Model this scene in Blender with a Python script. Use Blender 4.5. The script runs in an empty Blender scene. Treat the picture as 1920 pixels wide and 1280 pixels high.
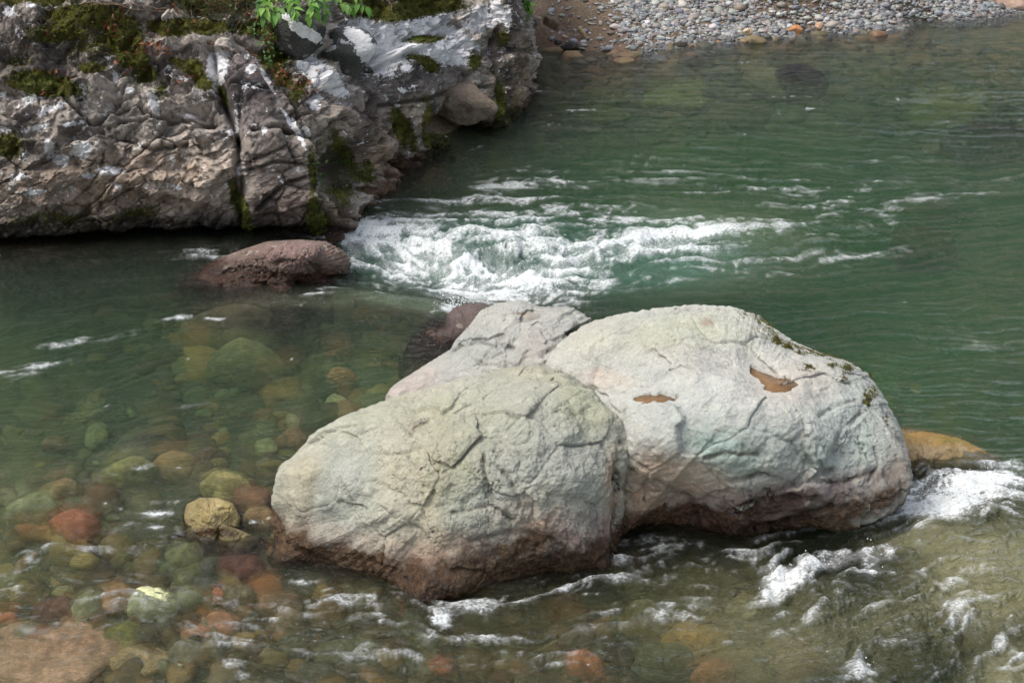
import bpy, math, random, time
import numpy as np
T0 = time.time()
R = math.radians
# ------------------------------------------------------------------ camera, world, sun, exposure
CAM_H, PITCH, FPX = 5.0, R(25.0), 2638.0
scene = bpy.context.scene
cam_d = bpy.data.cameras.new('camera'); cam = bpy.data.objects.new('camera', cam_d)
scene.collection.objects.link(cam); scene.camera = cam
cam.location = (0, 0, CAM_H); cam.rotation_euler = (math.pi/2 - PITCH, 0, 0)
cam_d.sensor_width = 36.0; cam_d.lens = 36.0*FPX/1920.0
cam_d.clip_start = 0.1; cam_d.clip_end = 500.0
SUN_EL, SUN_AZ = R(58), R(-102)          # azimuth clockwise from +Y: high, ahead of the camera and to the left
world = bpy.data.worlds.new('World'); scene.world = world; world.use_nodes = True
wn = world.node_tree.nodes; wl = world.node_tree.links
bg = wn['Background']; sky = wn.new('ShaderNodeTexSky')
sky.sky_type = 'NISHITA'; sky.sun_disc = False
sky.sun_elevation = SUN_EL; sky.sun_rotation = SUN_AZ % (2*math.pi)
sky.air_density = 1.2; sky.dust_density = 4.0; sky.ozone_density = 1.0
hsv = wn.new('ShaderNodeHueSaturation'); hsv.inputs['Saturation'].default_value = 0.45
wl.new(sky.outputs[0], hsv.inputs['Color']); wl.new(hsv.outputs[0], bg.inputs[0])
bg.inputs[1].default_value = 0.145
sl = bpy.data.lights.new('sun', 'SUN'); so = bpy.data.objects.new('sun', sl)
scene.collection.objects.link(so); sl.energy = 1.5; sl.angle = R(24); sl.color = (1.0, 0.955, 0.88)
so.rotation_euler = (math.pi/2 - SUN_EL, 0, math.pi - SUN_AZ); so.location = (0, 0, 30)
scene.view_settings.view_transform = 'Standard'; scene.view_settings.look = 'None'
scene.view_settings.exposure = 0.55; scene.view_settings.gamma = 1.0
scene.render.engine = 'CYCLES'
scene.cycles.use_denoising = True
scene.cycles.max_bounces = 8; scene.cycles.transparent_max_bounces = 8
scene.cycles.volume_bounces = 1; scene.cycles.sample_clamp_indirect = 14.0
col_main = scene.collection
rng = np.random.default_rng(7)

# ------------------------------------------------------------------ helpers: projection and noise
cp, sp_ = math.cos(PITCH), math.sin(PITCH)
def ray(px, py):
    px = np.asarray(px, float); py = np.asarray(py, float)
    x = (px-960)/FPX; y = -(py-640)/FPX
    return np.stack([x, cp + y*sp_, -sp_ + y*cp], -1)
def P(px, py, z=0.0):
    """world point at height z seen in the photograph at pixel px, py"""
    r = ray(px, py); t = (z-CAM_H)/r[..., 2]
    o = r*t[..., None]; o[..., 2] += CAM_H
    return o
def PY(px, py, Y):
    r = ray(px, py); t = Y/r[..., 1]; o = r*t[..., None]; o[..., 2] += CAM_H
    return o
def proj(Q):
    d = Q - np.array([0, 0, CAM_H])
    zc = d[..., 1]*cp - d[..., 2]*sp_; yc = d[..., 1]*sp_ + d[..., 2]*cp
    zc = np.maximum(zc, 0.05)
    return 960 + FPX*d[..., 0]/zc, 640 - FPX*yc/zc
def hsh(ix, iy, iz, seed):
    h = (ix.astype(np.uint32)*np.uint32(374761393) ^ iy.astype(np.uint32)*np.uint32(668265263)
         ^ iz.astype(np.uint32)*np.uint32(2147483647) ^ np.uint32((seed*974711+12345) & 0xffffffff))
    h = (h ^ (h >> np.uint32(13)))*np.uint32(1274126177); h = (h ^ (h >> np.uint32(16)))*np.uint32(2246822519)
    h ^= h >> np.uint32(13)
    return h.astype(np.float32)*np.float32(1/4294967296.0)
def noise3(p, seed=0):
    i = np.floor(p).astype(np.int64); f = (p-i).astype(np.float32); u = f*f*(3-2*f)
    ix, iy, iz = i[..., 0], i[..., 1], i[..., 2]; r = 0
    for dx in (0, 1):
        wx = u[..., 0] if dx else 1-u[..., 0]
        for dy in (0, 1):
            wy = u[..., 1] if dy else 1-u[..., 1]
            for dz in (0, 1):
                wz = u[..., 2] if dz else 1-u[..., 2]
                r = r + wx*wy*wz*hsh(ix+dx, iy+dy, iz+dz, seed)
    return r*2-1
def noise2(x, y, seed=0):
    ix = np.floor(x).astype(np.int64); iy = np.floor(y).astype(np.int64)
    fx = (x-ix).astype(np.float32); fy = (y-iy).astype(np.float32)
    ux = fx*fx*(3-2*fx); uy = fy*fy*(3-2*fy); z = np.zeros_like(ix)
    a = hsh(ix, iy, z, seed); b = hsh(ix+1, iy, z, seed); c = hsh(ix, iy+1, z, seed); d = hsh(ix+1, iy+1, z, seed)
    return ((a*(1-ux)+b*ux)*(1-uy) + (c*(1-ux)+d*ux)*uy)*2-1
ROT = np.array([[0.36, 0.48, -0.8], [-0.8, 0.6, 0.0], [0.48, 0.64, 0.6]])
def fbm3(p, scale, octv, seed=0, gain=0.5, ridged=False):
    q = p*scale; a = 1.0; s = 0; tot = 0
    for k in range(octv):
        n = noise3(q, seed+k)
        if ridged: n = 1-2*np.abs(n)
        s = s+a*n; tot += a; a *= gain; q = (q@ROT.T)*2.03+17.3
    return s/tot
def fbm2(x, y, octv, seed=0, gain=0.5, ridged=False):
    a = 1.0; s = 0; tot = 0
    for k in range(octv):
        n = noise2(x, y, seed+k)
        if ridged: n = 1-2*np.abs(n)
        s = s+a*n; tot += a; a *= gain
        x, y = (0.8*x-0.6*y)*2.03+13.7, (0.6*x+0.8*y)*2.03+5.1
    return s/tot
def voro3(p, scale, seed=0, plane=False):
    q = p*scale; i = np.floor(q).astype(np.int64)
    f1 = np.full(q.shape[:-1], 9.0, np.float32); f2 = f1.copy(); idv = f1.copy(); pl = np.zeros_like(f1)
    for dx in (-1, 0, 1):
        for dy in (-1, 0, 1):
            for dz in (-1, 0, 1):
                cx, cy, cz = i[..., 0]+dx, i[..., 1]+dy, i[..., 2]+dz
                sx = cx+hsh(cx, cy, cz, seed)-q[..., 0]; sy = cy+hsh(cx, cy, cz, seed+1)-q[..., 1]
                sz = cz+hsh(cx, cy, cz, seed+2)-q[..., 2]
                d = np.sqrt(sx*sx+sy*sy+sz*sz).astype(np.float32)
                m = d < f1
                f2 = np.where(m, f1, np.minimum(f2, d)); f1 = np.where(m, d, f1)
                hv = hsh(cx, cy, cz, seed+5); idv = np.where(m, hv, idv)
                if plane: pl = np.where(m, (hsh(cx, cy, cz, seed+6)-.5)*sx+(hv-.5)*sy+(hsh(cx, cy, cz, seed+8)-.5)*sz, pl)
    return (f1, f2, idv, pl) if plane else (f1, f2, idv)
def sst(a, b, x):
    t = np.clip((x-a)/(b-a), 0, 1); return t*t*(3-2*t)
class RBF:
    def __init__(s, X, v, c=0.15, ridge=1e-6):
        s.X = np.asarray(X, float); s.c = c; n, d = s.X.shape; v = np.asarray(v, float)
        A = np.sqrt(((s.X[:, None]-s.X[None])**2).sum(-1)+c*c) - ridge*np.eye(n)
        Pm = np.hstack([np.ones((n, 1)), s.X]); M = np.zeros((n+d+1, n+d+1))
        M[:n, :n] = A; M[:n, n:] = Pm; M[n:, :n] = Pm.T
        s.w = np.linalg.lstsq(M, np.concatenate([v, np.zeros(d+1)]), rcond=1e-9)[0]
    def __call__(s, Q):
        sh = Q.shape[:-1]; Q = Q.reshape(-1, Q.shape[-1]); o = np.empty(len(Q)); n = len(s.X)
        for a in range(0, len(Q), 60000):
            q = Q[a:a+60000]
            d2 = (q**2).sum(1)[:, None] + (s.X**2).sum(1)[None] - 2*q@s.X.T
            o[a:a+60000] = np.sqrt(np.maximum(d2, 0)+s.c**2)@s.w[:n] + s.w[n] + q@s.w[n+1:]
        return o.reshape(sh)
def lin(c):
    c = np.asarray(c, float)/255.0
    return np.where(c <= 0.04045, c/12.92, ((c+0.055)/1.055)**2.4)
def link(ob, parent=None):
    col_main.objects.link(ob)
    if parent is not None: ob.parent = parent
    return ob
def tag(o, label=None, cat=None, group=None, kind=None):
    if label: o['label'] = label
    if cat: o['category'] = cat
    if group: o['group'] = group
    if kind: o['kind'] = kind
    return o
def mesh_obj(name, V, F, mat=None, parent=None, loc=(0, 0, 0), smooth=True, attrs=None):
    """V (n,3) world coordinates, F (m,k) faces of one size; origin is moved to loc"""
    V = np.asarray(V, np.float64) - np.asarray(loc, float); F = np.asarray(F, np.int32)
    me = bpy.data.meshes.new(name); n, (m, k) = len(V), F.shape
    me.vertices.add(n); me.vertices.foreach_set('co', V.astype(np.float32).ravel())
    me.loops.add(m*k); me.loops.foreach_set('vertex_index', F.ravel())
    me.polygons.add(m); me.polygons.foreach_set('loop_start', np.arange(0, m*k, k, dtype=np.int32))
    me.polygons.foreach_set('loop_total', np.full(m, k, np.int32))
    if smooth: me.polygons.foreach_set('use_smooth', np.ones(m, bool))
    for an, av in (attrs or {}).items():
        av = np.asarray(av, np.float32)
        if av.ndim == 2:
            a = me.attributes.new(an, 'FLOAT_COLOR', 'POINT')
            a.data.foreach_set('color', np.hstack([av[:, :3], np.ones((n, 1), np.float32)]).ravel())
        else:
            a = me.attributes.new(an, 'FLOAT', 'POINT'); a.data.foreach_set('value', av)
    me.update(calc_edges=True); me.validate()
    if mat: me.materials.append(mat)
    ob = bpy.data.objects.new(name, me); link(ob, parent)
    if parent is None: ob.location = loc
    return ob
def grid_faces(nr, nc):
    i = np.arange(nr*nc, dtype=np.int32).reshape(nr, nc)
    return np.stack([i[:-1, :-1], i[:-1, 1:], i[1:, 1:], i[1:, :-1]], -1).reshape(-1, 4)
def vnormals(V, F):
    a = V[F[:, 2]]-V[F[:, 0]]; b = V[F[:, 3 if F.shape[1] > 3 else 1]]-V[F[:, 1 if F.shape[1] > 3 else 0]]
    fn = np.cross(a, b) if F.shape[1] > 3 else np.cross(V[F[:, 1]]-V[F[:, 0]], V[F[:, 2]]-V[F[:, 0]])
    N = np.zeros_like(V)
    for c in range(3):
        for k in range(F.shape[1]): N[:, c] += np.bincount(F[:, k], fn[:, c], len(V))
    return N/np.maximum(np.linalg.norm(N, axis=1, keepdims=True), 1e-12)
def cubesphere(n):
    t = np.tan(np.linspace(-1, 1, n+1)*math.pi/4); ii = np.arange(n+1)
    A, B = np.meshgrid(t, t, indexing='ij'); IA, IB = np.meshgrid(ii, ii, indexing='ij')
    V = []; K = []; F = []; off = 0; one = np.ones_like(A); g = grid_faces(n+1, n+1)
    for ax in range(3):
        for s in (-1, 1):
            c = [None]*3; k = [None]*3
            c[ax] = one*s; k[ax] = np.full_like(IA, n if s > 0 else 0)
            c[(ax+1) % 3] = A; k[(ax+1) % 3] = IA; c[(ax+2) % 3] = B; k[(ax+2) % 3] = IB
            V.append(np.stack(c, -1).reshape(-1, 3)); K.append((k[0]*(n+1)+k[1]).ravel()*(n+1)+k[2].ravel())
            F.append((g if s > 0 else g[:, ::-1])+off); off += (n+1)**2
    V = np.concatenate(V); K = np.concatenate(K); F = np.concatenate(F)
    _, first, inv = np.unique(K, return_index=True, return_inverse=True)
    V = V[first]; V /= np.linalg.norm(V, axis=1, keepdims=True); F = inv.ravel()[F].astype(np.int32)
    fn = np.cross(V[F[:, 2]]-V[F[:, 0]], V[F[:, 3]]-V[F[:, 1]]); bad = (fn*V[F[:, 0]]).sum(1) < 0
    F[bad] = F[bad][:, ::-1]
    return V, F
CS = {}
def csphere(n):
    if n not in CS: CS[n] = cubesphere(n)
    return CS[n]
def pdist(px, py, pts):
    """distance in photograph pixels to a polyline"""
    d = np.full(np.shape(px), 1e9)
    for (x0, y0), (x1, y1) in zip(pts[:-1], pts[1:]):
        vx, vy = x1-x0, y1-y0; t = np.clip(((px-x0)*vx+(py-y0)*vy)/(vx*vx+vy*vy+1e-9), 0, 1)
        d = np.minimum(d, np.hypot(px-x0-t*vx, py-y0-t*vy))
    return d
def inpoly(px, py, pts):
    c = np.zeros(np.shape(px), bool); n = len(pts)
    for i in range(n):
        (x0, y0), (x1, y1) = pts[i], pts[(i+1) % n]
        if y0 == y1: continue
        c ^= ((y0 > py) != (y1 > py)) & (px < (x1-x0)*(py-y0)/(y1-y0)+x0)
    return c
def sdpoly(px, py, pts):
    d = pdist(px, py, list(pts)+[pts[0]]); return np.where(inpoly(px, py, pts), -d, d)
def blob(px, py, x, y, rx, ry, ang=0):
    c, s = math.cos(R(ang)), math.sin(R(ang)); dx, dy = px-x, py-y
    u = (dx*c+dy*s)/rx; v = (-dx*s+dy*c)/ry
    return np.exp(-(u*u+v*v))
def paint(C, px, py, lst, mask=1.0):
    for (x, y, rx, ry, ang, rgb, st) in lst:
        w = (np.clip(blob(px, py, x, y, rx, ry, ang)*1.6, 0, 1)*st*mask)[..., None]
        C[:] = C*(1-w)+lin(rgb)*w

# ------------------------------------------------------------------ materials
def new_mat(name):
    m = bpy.data.materials.new(name); m.use_nodes = True; nt = m.node_tree
    for n in list(nt.nodes): nt.nodes.remove(n)
    return m, nt
class NB:
    def __init__(s, nt): s.nt = nt
    def n(s, t, **kw):
        nd = s.nt.nodes.new(t)
        for k, v in kw.items(): setattr(nd, k, v)
        return nd
    def set(s, sock, v):
        if hasattr(v, 'is_linked') or isinstance(v, bpy.types.NodeSocket): s.nt.links.new(v, sock)
        else: sock.default_value = v
    def attr(s, name, out='Fac'):
        a = s.n('ShaderNodeAttribute'); a.attribute_name = name; return a.outputs[out]
    def math(s, op, a, b=None, c=None, clamp=False):
        m = s.n('ShaderNodeMath', operation=op); m.use_clamp = clamp; s.set(m.inputs[0], a)
        if b is not None: s.set(m.inputs[1], b)
        if c is not None: s.set(m.inputs[2], c)
        return m.outputs[0]
    def mix(s, f, a, b, blend='MIX'):
        m = s.n('ShaderNodeMix', data_type='RGBA', blend_type=blend); s.set(m.inputs[0], f)
        s.set(m.inputs[6], a); s.set(m.inputs[7], b); return m.outputs[2]
    def ramp(s, f, lo, hi):
        m = s.n('ShaderNodeMapRange', interpolation_type='SMOOTHSTEP'); s.set(m.inputs[0], f)
        m.inputs[1].default_value = lo; m.inputs[2].default_value = hi; return m.outputs[0]
    def noise(s, vec, scale, detail=4, rough=0.55, dist=0.0):
        t = s.n('ShaderNodeTexNoise'); s.set(t.inputs['Vector'], vec); t.inputs['Scale'].default_value = scale
        t.inputs['Detail'].default_value = detail; t.inputs['Roughness'].default_value = rough
        t.inputs['Distortion'].default_value = dist; return t.outputs['Fac']
    def pos(s):
        return s.n('ShaderNodeNewGeometry').outputs['Position']
    def scalev(s, v, sc):
        m = s.n('ShaderNodeVectorMath', operation='MULTIPLY'); s.set(m.inputs[0], v); m.inputs[1].default_value = sc
        return m.outputs[0]
    def bump(s, h, strength, dist, normal=None):
        b = s.n('ShaderNodeBump'); b.inputs['Strength'].default_value = strength; b.inputs['Distance'].default_value = dist
        s.set(b.inputs['Height'], h)
        if normal is not None: s.set(b.inputs['Normal'], normal)
        return b.outputs[0]
def L4(rgb): return tuple(lin(rgb))+(1.0,)

def rock_material(name, grain=1.0, speck=0.5, bump=1.0, contrast=0.35, tint=(0.5, 0.45, 0.42), hair=.12):
    m, nt = new_mat(name); b = NB(nt); p = b.pos()
    colr = b.attr('Col', 'Color'); wet = b.attr('wet'); moss = b.attr('moss'); lich = b.attr('lichen')
    n1 = b.noise(p, 9, 6, 0.6); n2 = b.noise(p, 55, 5, 0.65); n3 = b.noise(p, 190, 3, 0.6); n4 = b.noise(p, 26, 6, 0.7, 0.6)
    v1 = b.math('MULTIPLY_ADD', n1, contrast*1.6, 1-contrast*0.8)
    v2 = b.math('MULTIPLY_ADD', n2, contrast*2.2, 1-contrast*1.1)
    v = b.math('MULTIPLY', v1, v2)
    c = b.mix(1.0, colr, v, 'MULTIPLY')
    # darker mineral grains and pale crystals
    dk = b.ramp(n3, 0.40, 0.30); lt = b.ramp(n3, 0.60, 0.70)
    c = b.mix(b.math('MULTIPLY', dk, 0.45*speck), c, L4((70, 62, 55)))
    c = b.mix(b.math('MULTIPLY', lt, 0.6*speck), c, L4((228, 226, 218)))
    # warm and cool drift
    dr = b.ramp(n4, 0.42, 0.62); c = b.mix(b.math('MULTIPLY', dr, 0.22), c, tint+(1,), 'MULTIPLY')
    # clasts of slightly different stone, and hairline cracks
    vz = b.n('ShaderNodeTexVoronoi'); vz.inputs['Scale'].default_value = 13; b.set(vz.inputs['Vector'], b.n('ShaderNodeVectorMath', operation='ADD').outputs[0])
    va_ = vz.inputs['Vector'].links[0].from_node; b.set(va_.inputs[0], p); b.set(va_.inputs[1], b.scalev(b.n('ShaderNodeTexNoise').outputs['Color'], (.08, .08, .08)))
    cl = b.n('ShaderNodeSeparateColor'); b.set(cl.inputs[0], vz.outputs['Color'])
    c = b.mix(b.math('MULTIPLY', b.ramp(vz.outputs['Distance'], .42, .25), b.math('MULTIPLY', b.ramp(cl.outputs[0], .55, .8), .30*speck)), c, L4((206, 202, 186)))
    ck = b.math('ABSOLUTE', b.math('SUBTRACT', b.noise(p, 3.2, 6, .62, .9), .5))
    ckf = b.math('MULTIPLY', b.ramp(ck, .010, .001), b.ramp(b.noise(p, 2.1, 3, .5), .50, .64))
    ckf = b.math('MULTIPLY', ckf, hair)
    c = b.mix(b.math('MULTIPLY', ckf, .75), c, L4((58, 50, 42)))
    # lichen crust with torn edges
    lf = b.ramp(b.math('ADD', lich, b.math('MULTIPLY_ADD', b.noise(p, 13, 8, 0.74, 0.3), 1.5, -.75)), 0.49, 0.525)
    lc = b.mix(b.ramp(n2, 0.3, 0.7), L4((232, 231, 233)), L4((252, 251, 252)))
    c = b.mix(lf, c, lc)
    # moss cushion colour
    mf = b.ramp(b.math('ADD', moss, b.math('MULTIPLY_ADD', b.noise(p, 30, 6, 0.7), 1.2, -0.6)), 0.44, 0.56)
    mc = b.mix(b.ramp(b.noise(p, 16, 5, 0.7), 0.38, 0.66), L4((54, 54, 20)), L4((124, 124, 36)))
    mc = b.mix(b.ramp(n3, 0.5, 0.66), mc, L4((120, 118, 40)))
    c = b.mix(mf, c, mc)
    wf = b.ramp(b.math('ADD', wet, b.math('ADD', b.math('MULTIPLY_ADD', n4, 0.9, -0.45), b.math('MULTIPLY_ADD', n1, 1.0, -.5))), 0.18, 0.85)
    c = b.mix(wf, c, b.mix(1.0, c, b.mix(b.ramp(n4, .4, .62), (0.12, 0.07, 0.04, 1), (0.34, 0.22, 0.14, 1)), 'MULTIPLY'))
    bs = b.n('ShaderNodeBsdfPrincipled'); b.set(bs.inputs['Base Color'], c)
    dry = 0.85
    rr = b.math('MULTIPLY_ADD', b.math('MULTIPLY', wf, b.math('SUBTRACT', 1.0, mf)), -0.72, dry)
    b.set(bs.inputs['Roughness'], rr); bs.inputs['Specular IOR Level'].default_value = 0.45
    h = b.math('ADD', b.math('MULTIPLY', n4, 1.0), b.math('ADD', b.math('MULTIPLY', n2, 0.5), b.math('MULTIPLY', n3, 0.34)))
    h = b.math('ADD', h, b.math('ADD', b.math('MULTIPLY', lf, 0.10), b.math('MULTIPLY', b.math('MULTIPLY', mf, b.noise(p, 120, 4, 0.8)), 2.4)))
    h = b.math('SUBTRACT', h, b.math('MULTIPLY', ckf, .9))
    b.set(bs.inputs['Normal'], b.bump(h, 0.9*bump, 0.022*grain))
    o = b.n('ShaderNodeOutputMaterial'); nt.links.new(bs.outputs[0], o.inputs['Surface'])
    return m
M_rock = rock_material('boulder_stone', speck=1.0, bump=1.0, contrast=0.36, tint=(0.92, 0.86, 0.8))
M_bank = rock_material('bank_stone', grain=1.5, speck=0.75, bump=1.0, contrast=0.42, tint=(0.80, 0.72, 0.66), hair=.8)
M_stone = rock_material('river_stone', speck=0.4, bump=0.6, contrast=0.35, tint=(0.75, 0.7, 0.6))

def pebble_material(name, rough=0.6):
    m, nt = new_mat(name); b = NB(nt); p = b.pos(); c = b.attr('Col', 'Color')
    n = b.noise(p, 60, 4, 0.7)
    c = b.mix(1.0, c, b.math('MULTIPLY_ADD', n, 0.9, 0.55), 'MULTIPLY')
    bs = b.n('ShaderNodeBsdfPrincipled'); b.set(bs.inputs['Base Color'], c); bs.inputs['Roughness'].default_value = rough
    b.set(bs.inputs['Normal'], b.bump(n, 0.4, 0.01))
    o = b.n('ShaderNodeOutputMaterial'); nt.links.new(bs.outputs[0], o.inputs['Surface']); return m
M_pebble = pebble_material('pebble_mix')

def plain(name, rgb, rough=0.7, var=0.3, sc=40, trans=0.0, rgb2=None):
    m, nt = new_mat(name); b = NB(nt); p = b.pos(); n = b.noise(p, sc, 4, 0.6)
    c = b.mix(b.ramp(n, 0.35, 0.65), L4(rgb), L4(rgb2 if rgb2 else tuple(v*(1-var) for v in rgb)))
    bs = b.n('ShaderNodeBsdfPrincipled'); b.set(bs.inputs['Base Color'], c); bs.inputs['Roughness'].default_value = rough
    out = bs.outputs[0]
    if trans:
        t = b.n('ShaderNodeBsdfTranslucent'); b.set(t.inputs[0], c)
        mx = b.n('ShaderNodeMixShader'); mx.inputs[0].default_value = trans
        nt.links.new(out, mx.inputs[1]); nt.links.new(t.outputs[0], mx.inputs[2]); out = mx.outputs[0]
    b.set(bs.inputs['Normal'], b.bump(n, 0.3, 0.01))
    o = b.n('ShaderNodeOutputMaterial'); nt.links.new(out, o.inputs['Surface']); return m
M_mossb = None
def attr_leaf(name, trans=0.3, rough=0.6):
    m, nt = new_mat(name); b = NB(nt); c = b.attr('Col', 'Color')
    bs = b.n('ShaderNodeBsdfPrincipled'); b.set(bs.inputs['Base Color'], c); bs.inputs['Roughness'].default_value = rough
    t = b.n('ShaderNodeBsdfTranslucent'); b.set(t.inputs[0], c)
    mx = b.n('ShaderNodeMixShader'); mx.inputs[0].default_value = trans
    nt.links.new(bs.outputs[0], mx.inputs[1]); nt.links.new(t.outputs[0], mx.inputs[2])
    o = b.n('ShaderNodeOutputMaterial'); nt.links.new(mx.outputs[0], o.inputs['Surface']); return m
M_leaf = attr_leaf('fresh_leaf'); M_tuft = attr_leaf('moss_fibre', 0.2, 0.8); M_litter = attr_leaf('dry_leaf', 0.1, 0.7)
M_twig = plain('dry_twig', (120, 98, 78), 0.8, 0.45, 60)
M_palewood = plain('bleached_wood', (176, 150, 118), 0.75, 0.3, 50)
M_puddle = None

# ------------------------------------------------------------------ water level and depth fields (world space)
WL = [(0, 475, .18), (250, 460, .18), (450, 455, .17), (0, 640, .18), (300, 600, .18), (600, 640, .18), (0, 850, .17), (300, 850, .17),
      (600, 570, .18), (700, 560, .20), (800, 580, .18), (840, 610, .17), (700, 700, .17), (480, 900, .11), (330, 560, .18),
      (680, 530, .11), (700, 550, .235), (750, 558, .25), (800, 572, .235), (640, 556, .21), (760, 538, .03), (860, 555, -.02), (680, 480, -.04), (800, 510, -.06), (950, 540, 0), (700, 430, 0.02), (640, 440, .02),
      (900, 470, .05), (1100, 470, .03), (1300, 450, .02), (900, 380, 0), (1400, 520, 0), (1700, 500, 0), (1900, 600, 0), (1700, 700, 0),
      (1900, 760, 0), (1000, 250, 0), (1400, 200, 0), (1900, 200, 0), (1200, 100, 0), (1800, 60, 0), (1000, 120, 0), (850, 300, 0), (720, 350, 0),
      (0, 1000, .11), (150, 1100, .08), (350, 1000, .08), (480, 1050, .03), (0, 1250, .05), (300, 1200, .04), (560, 1120, 0.01), (700, 1160, 0.0),
      (800, 1200, -.03), (950, 1130, -.01), (1160, 1030, 0), (1400, 1050, -.02), (1200, 1150, 0), (1500, 1100, .02), (1000, 1270, 0), (1400, 1270, .0),
      (1600, 1000, 0.0), (1690, 985, .04), (1760, 965, .15), (1850, 960, .18), (1920, 975, .16), (1820, 915, -.06), (1900, 900, -.04), (1750, 930, -.03),
      (1800, 860, -.02), (1900, 1100, .05), (1700, 1100, .04), (1900, 1270, .03)]
_p = np.array([P(a, b_, z) for a, b_, z in WL]); rbf_w = RBF(_p[:, :2], [w[2] for w in WL], c=0.25, ridge=2e-2)
def water_level(x, y):
    q = np.stack([np.clip(x, -7, 9), np.clip(y, 5, 26)], -1)
    return np.clip(rbf_w(q), -0.07, 0.25)
# bed heights (z) at photograph pixels
BD = [(800, 520, -.7), (740, 520, -.55), (860, 555, -.5), (900, 540, -1.0), (700, 490, -.7), (0, 500, -.5), (200, 520, -.6), (0, 600, -.55), (300, 640, -.42), (500, 600, -.35), (700, 640, -.5), (600, 560, -.22), (700, 565, -.12), (800, 590, -.14),
      (150, 700, -.42), (450, 720, -.34), (650, 730, -.26), (0, 800, -.4), (250, 820, -.24), (480, 850, -.2), (100, 930, -.16), (300, 940, -.12), (470, 960, -.08),
      (0, 1020, -.26), (200, 1040, -.14), (400, 1060, -.08), (500, 1090, -.15), (100, 1180, -.08), (300, 1180, -.06), (500, 1190, -.1), (0, 1280, -.12), (300, 1290, -.12),
      (600, 1250, -.16), (750, 1220, -.18), (900, 1200, -.2), (1000, 1260, -.2), (1100, 1100, -.3), (1250, 1080, -.3), (1300, 1200, -.2), (1450, 1180, -.28), (1200, 1280, -.22),
      (1600, 1130, -.35), (1750, 1050, -.3), (1850, 1010, -.22), (1900, 1200, -.4), (1500, 1270, -.35), (1750, 1250, -.4), (1650, 980, -.4), (1800, 920, -.5), (1750, 850, -.25),
      (700, 460, -1.2), (900, 480, -1.4), (1200, 470, -1.6), (800, 400, -1.2), (1000, 330, -1.5), (1300, 340, -1.7), (1100, 420, -1.8), (1500, 440, -1.5), (1400, 520, -1.6),
      (1700, 440, -1.0), (1900, 430, -.7), (1650, 560, -1.1), (1900, 600, -.7), (1750, 700, -.8), (1900, 760, -.7), (1100, 280, -1.1), (1300, 260, -.95), (1500, 300, -1.1), (1750, 300, -.9),
      (1250, 200, -.65), (1500, 190, -.7), (1750, 190, -.6), (1900, 300, -.8), (1050, 200, -.5), (1020, 150, -.3), (1150, 150, -.32), (1400, 120, -.4), (1700, 110, -.4), (1900, 110, -.35),
      (860, 300, -.5), (760, 345, -.5), (690, 400, -.6), (960, 260, -.6), (1000, 118, -.06), (1100, 112, -.07), (1200, 105, -.05), (1300, 88, -.05), (1500, 66, -.05), (1700, 48, -.05), (1900, 30, -.05),
      (1000, 90, .02), (1100, 88, .03), (1180, 92, .03), (1300, 68, .05), (1500, 48, .06), (1700, 30, .06), (1900, 12, .06), (1000, 60, .16), (1100, 55, .14), (1250, 50, .16),
      (1000, 20, .5), (1150, 15, .4), (1300, 10, .35), (1500, 5, .4), (1700, -5, .35)]
_p = np.array([P(a, b_, max(z, 0.0)) for a, b_, z in BD]); _z = [w[2] for w in BD]
_e = [(-7, 9, -.4), (-7, 6, -.3), (-4, 5, -.2), (0, 5, -.3), (4, 5, -.5), (8, 6, -.8), (9, 10, -1), (11, 14, -1), (12, 20, -.7), (12, 26, .2),
      (-7, 12, -.3), (-8, 14.5, 1.2), (-5, 15.5, 1.3), (-3, 16.2, 1.0), (-1.5, 18, .9), (-1, 20.5, .8), (-4, 20, 1.6), (0, 25, 1.0), (3, 27, .9), (8, 28, .8), (-8, 20, 2.2), (-5, 13.4, -.2), (-2.5, 14, -.4)]
rbf_b = RBF(np.vstack([_p[:, :2], [[a, b_] for a, b_, _ in _e]]), _z+[c for _, _, c in _e], c=0.3, ridge=1e-2)
def bed_base(x, y):
    z = rbf_b(np.stack([np.clip(x, -9, 12), np.clip(y, 4.5, 28)], -1))
    z = np.clip(z, -1.9, 2.6)
    out = np.maximum(np.maximum(-9-x, 0)*0.35, 0) + np.maximum(y-28, 0)*0.12
    unseen_hill = sst(34, 70, y)*22*(.2+.8*sst(14, 0, x-y*.12))*sst(-80, -10, x+60) + sst(9, 45, -x-3)*10  # out-of-view hill added for dark water reflections, lowered at right to reflect sky
    return z + out*0.6 + unseen_hill

# ------------------------------------------------------------------ riverbed and banks as one sheet
def axis(lo, hi, a, b_, n):
    g = np.linspace(0, 1, 26)[1:]
    left = a-(a-lo)*g[::-1]**2.2; right = b_+(hi-b_)*g**2.2
    return np.concatenate([left, np.linspace(a, b_, n), right])
gx = axis(-90, 90, -7.5, 10.5, 620); gy = axis(-30, 120, 5.2, 28, 640)
X, Y = np.meshgrid(gx, gy)
Z = bed_base(X, Y)
inner = sst(-9, -7, X)*sst(13, 10, X)*sst(30, 27, Y)
under = sst(0.02, -0.1, Z)
Z = Z + inner*(0.035*fbm2(X*2.2, Y*2.2, 4, 3)*(1+under) + 0.012*fbm2(X*14, Y*14, 3, 9))
bedV = np.stack([X, Y, Z], -1).reshape(-1, 3)
C = np.ones((len(bedV), 3))*lin((92, 84, 62)); bpx, bpy_ = proj(bedV)
C = C*(1+0.5*fbm2(bedV[:, 0]*0.9, bedV[:, 1]*0.9, 4, 21)[:, None]*np.array([1, .9, .6]))
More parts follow.
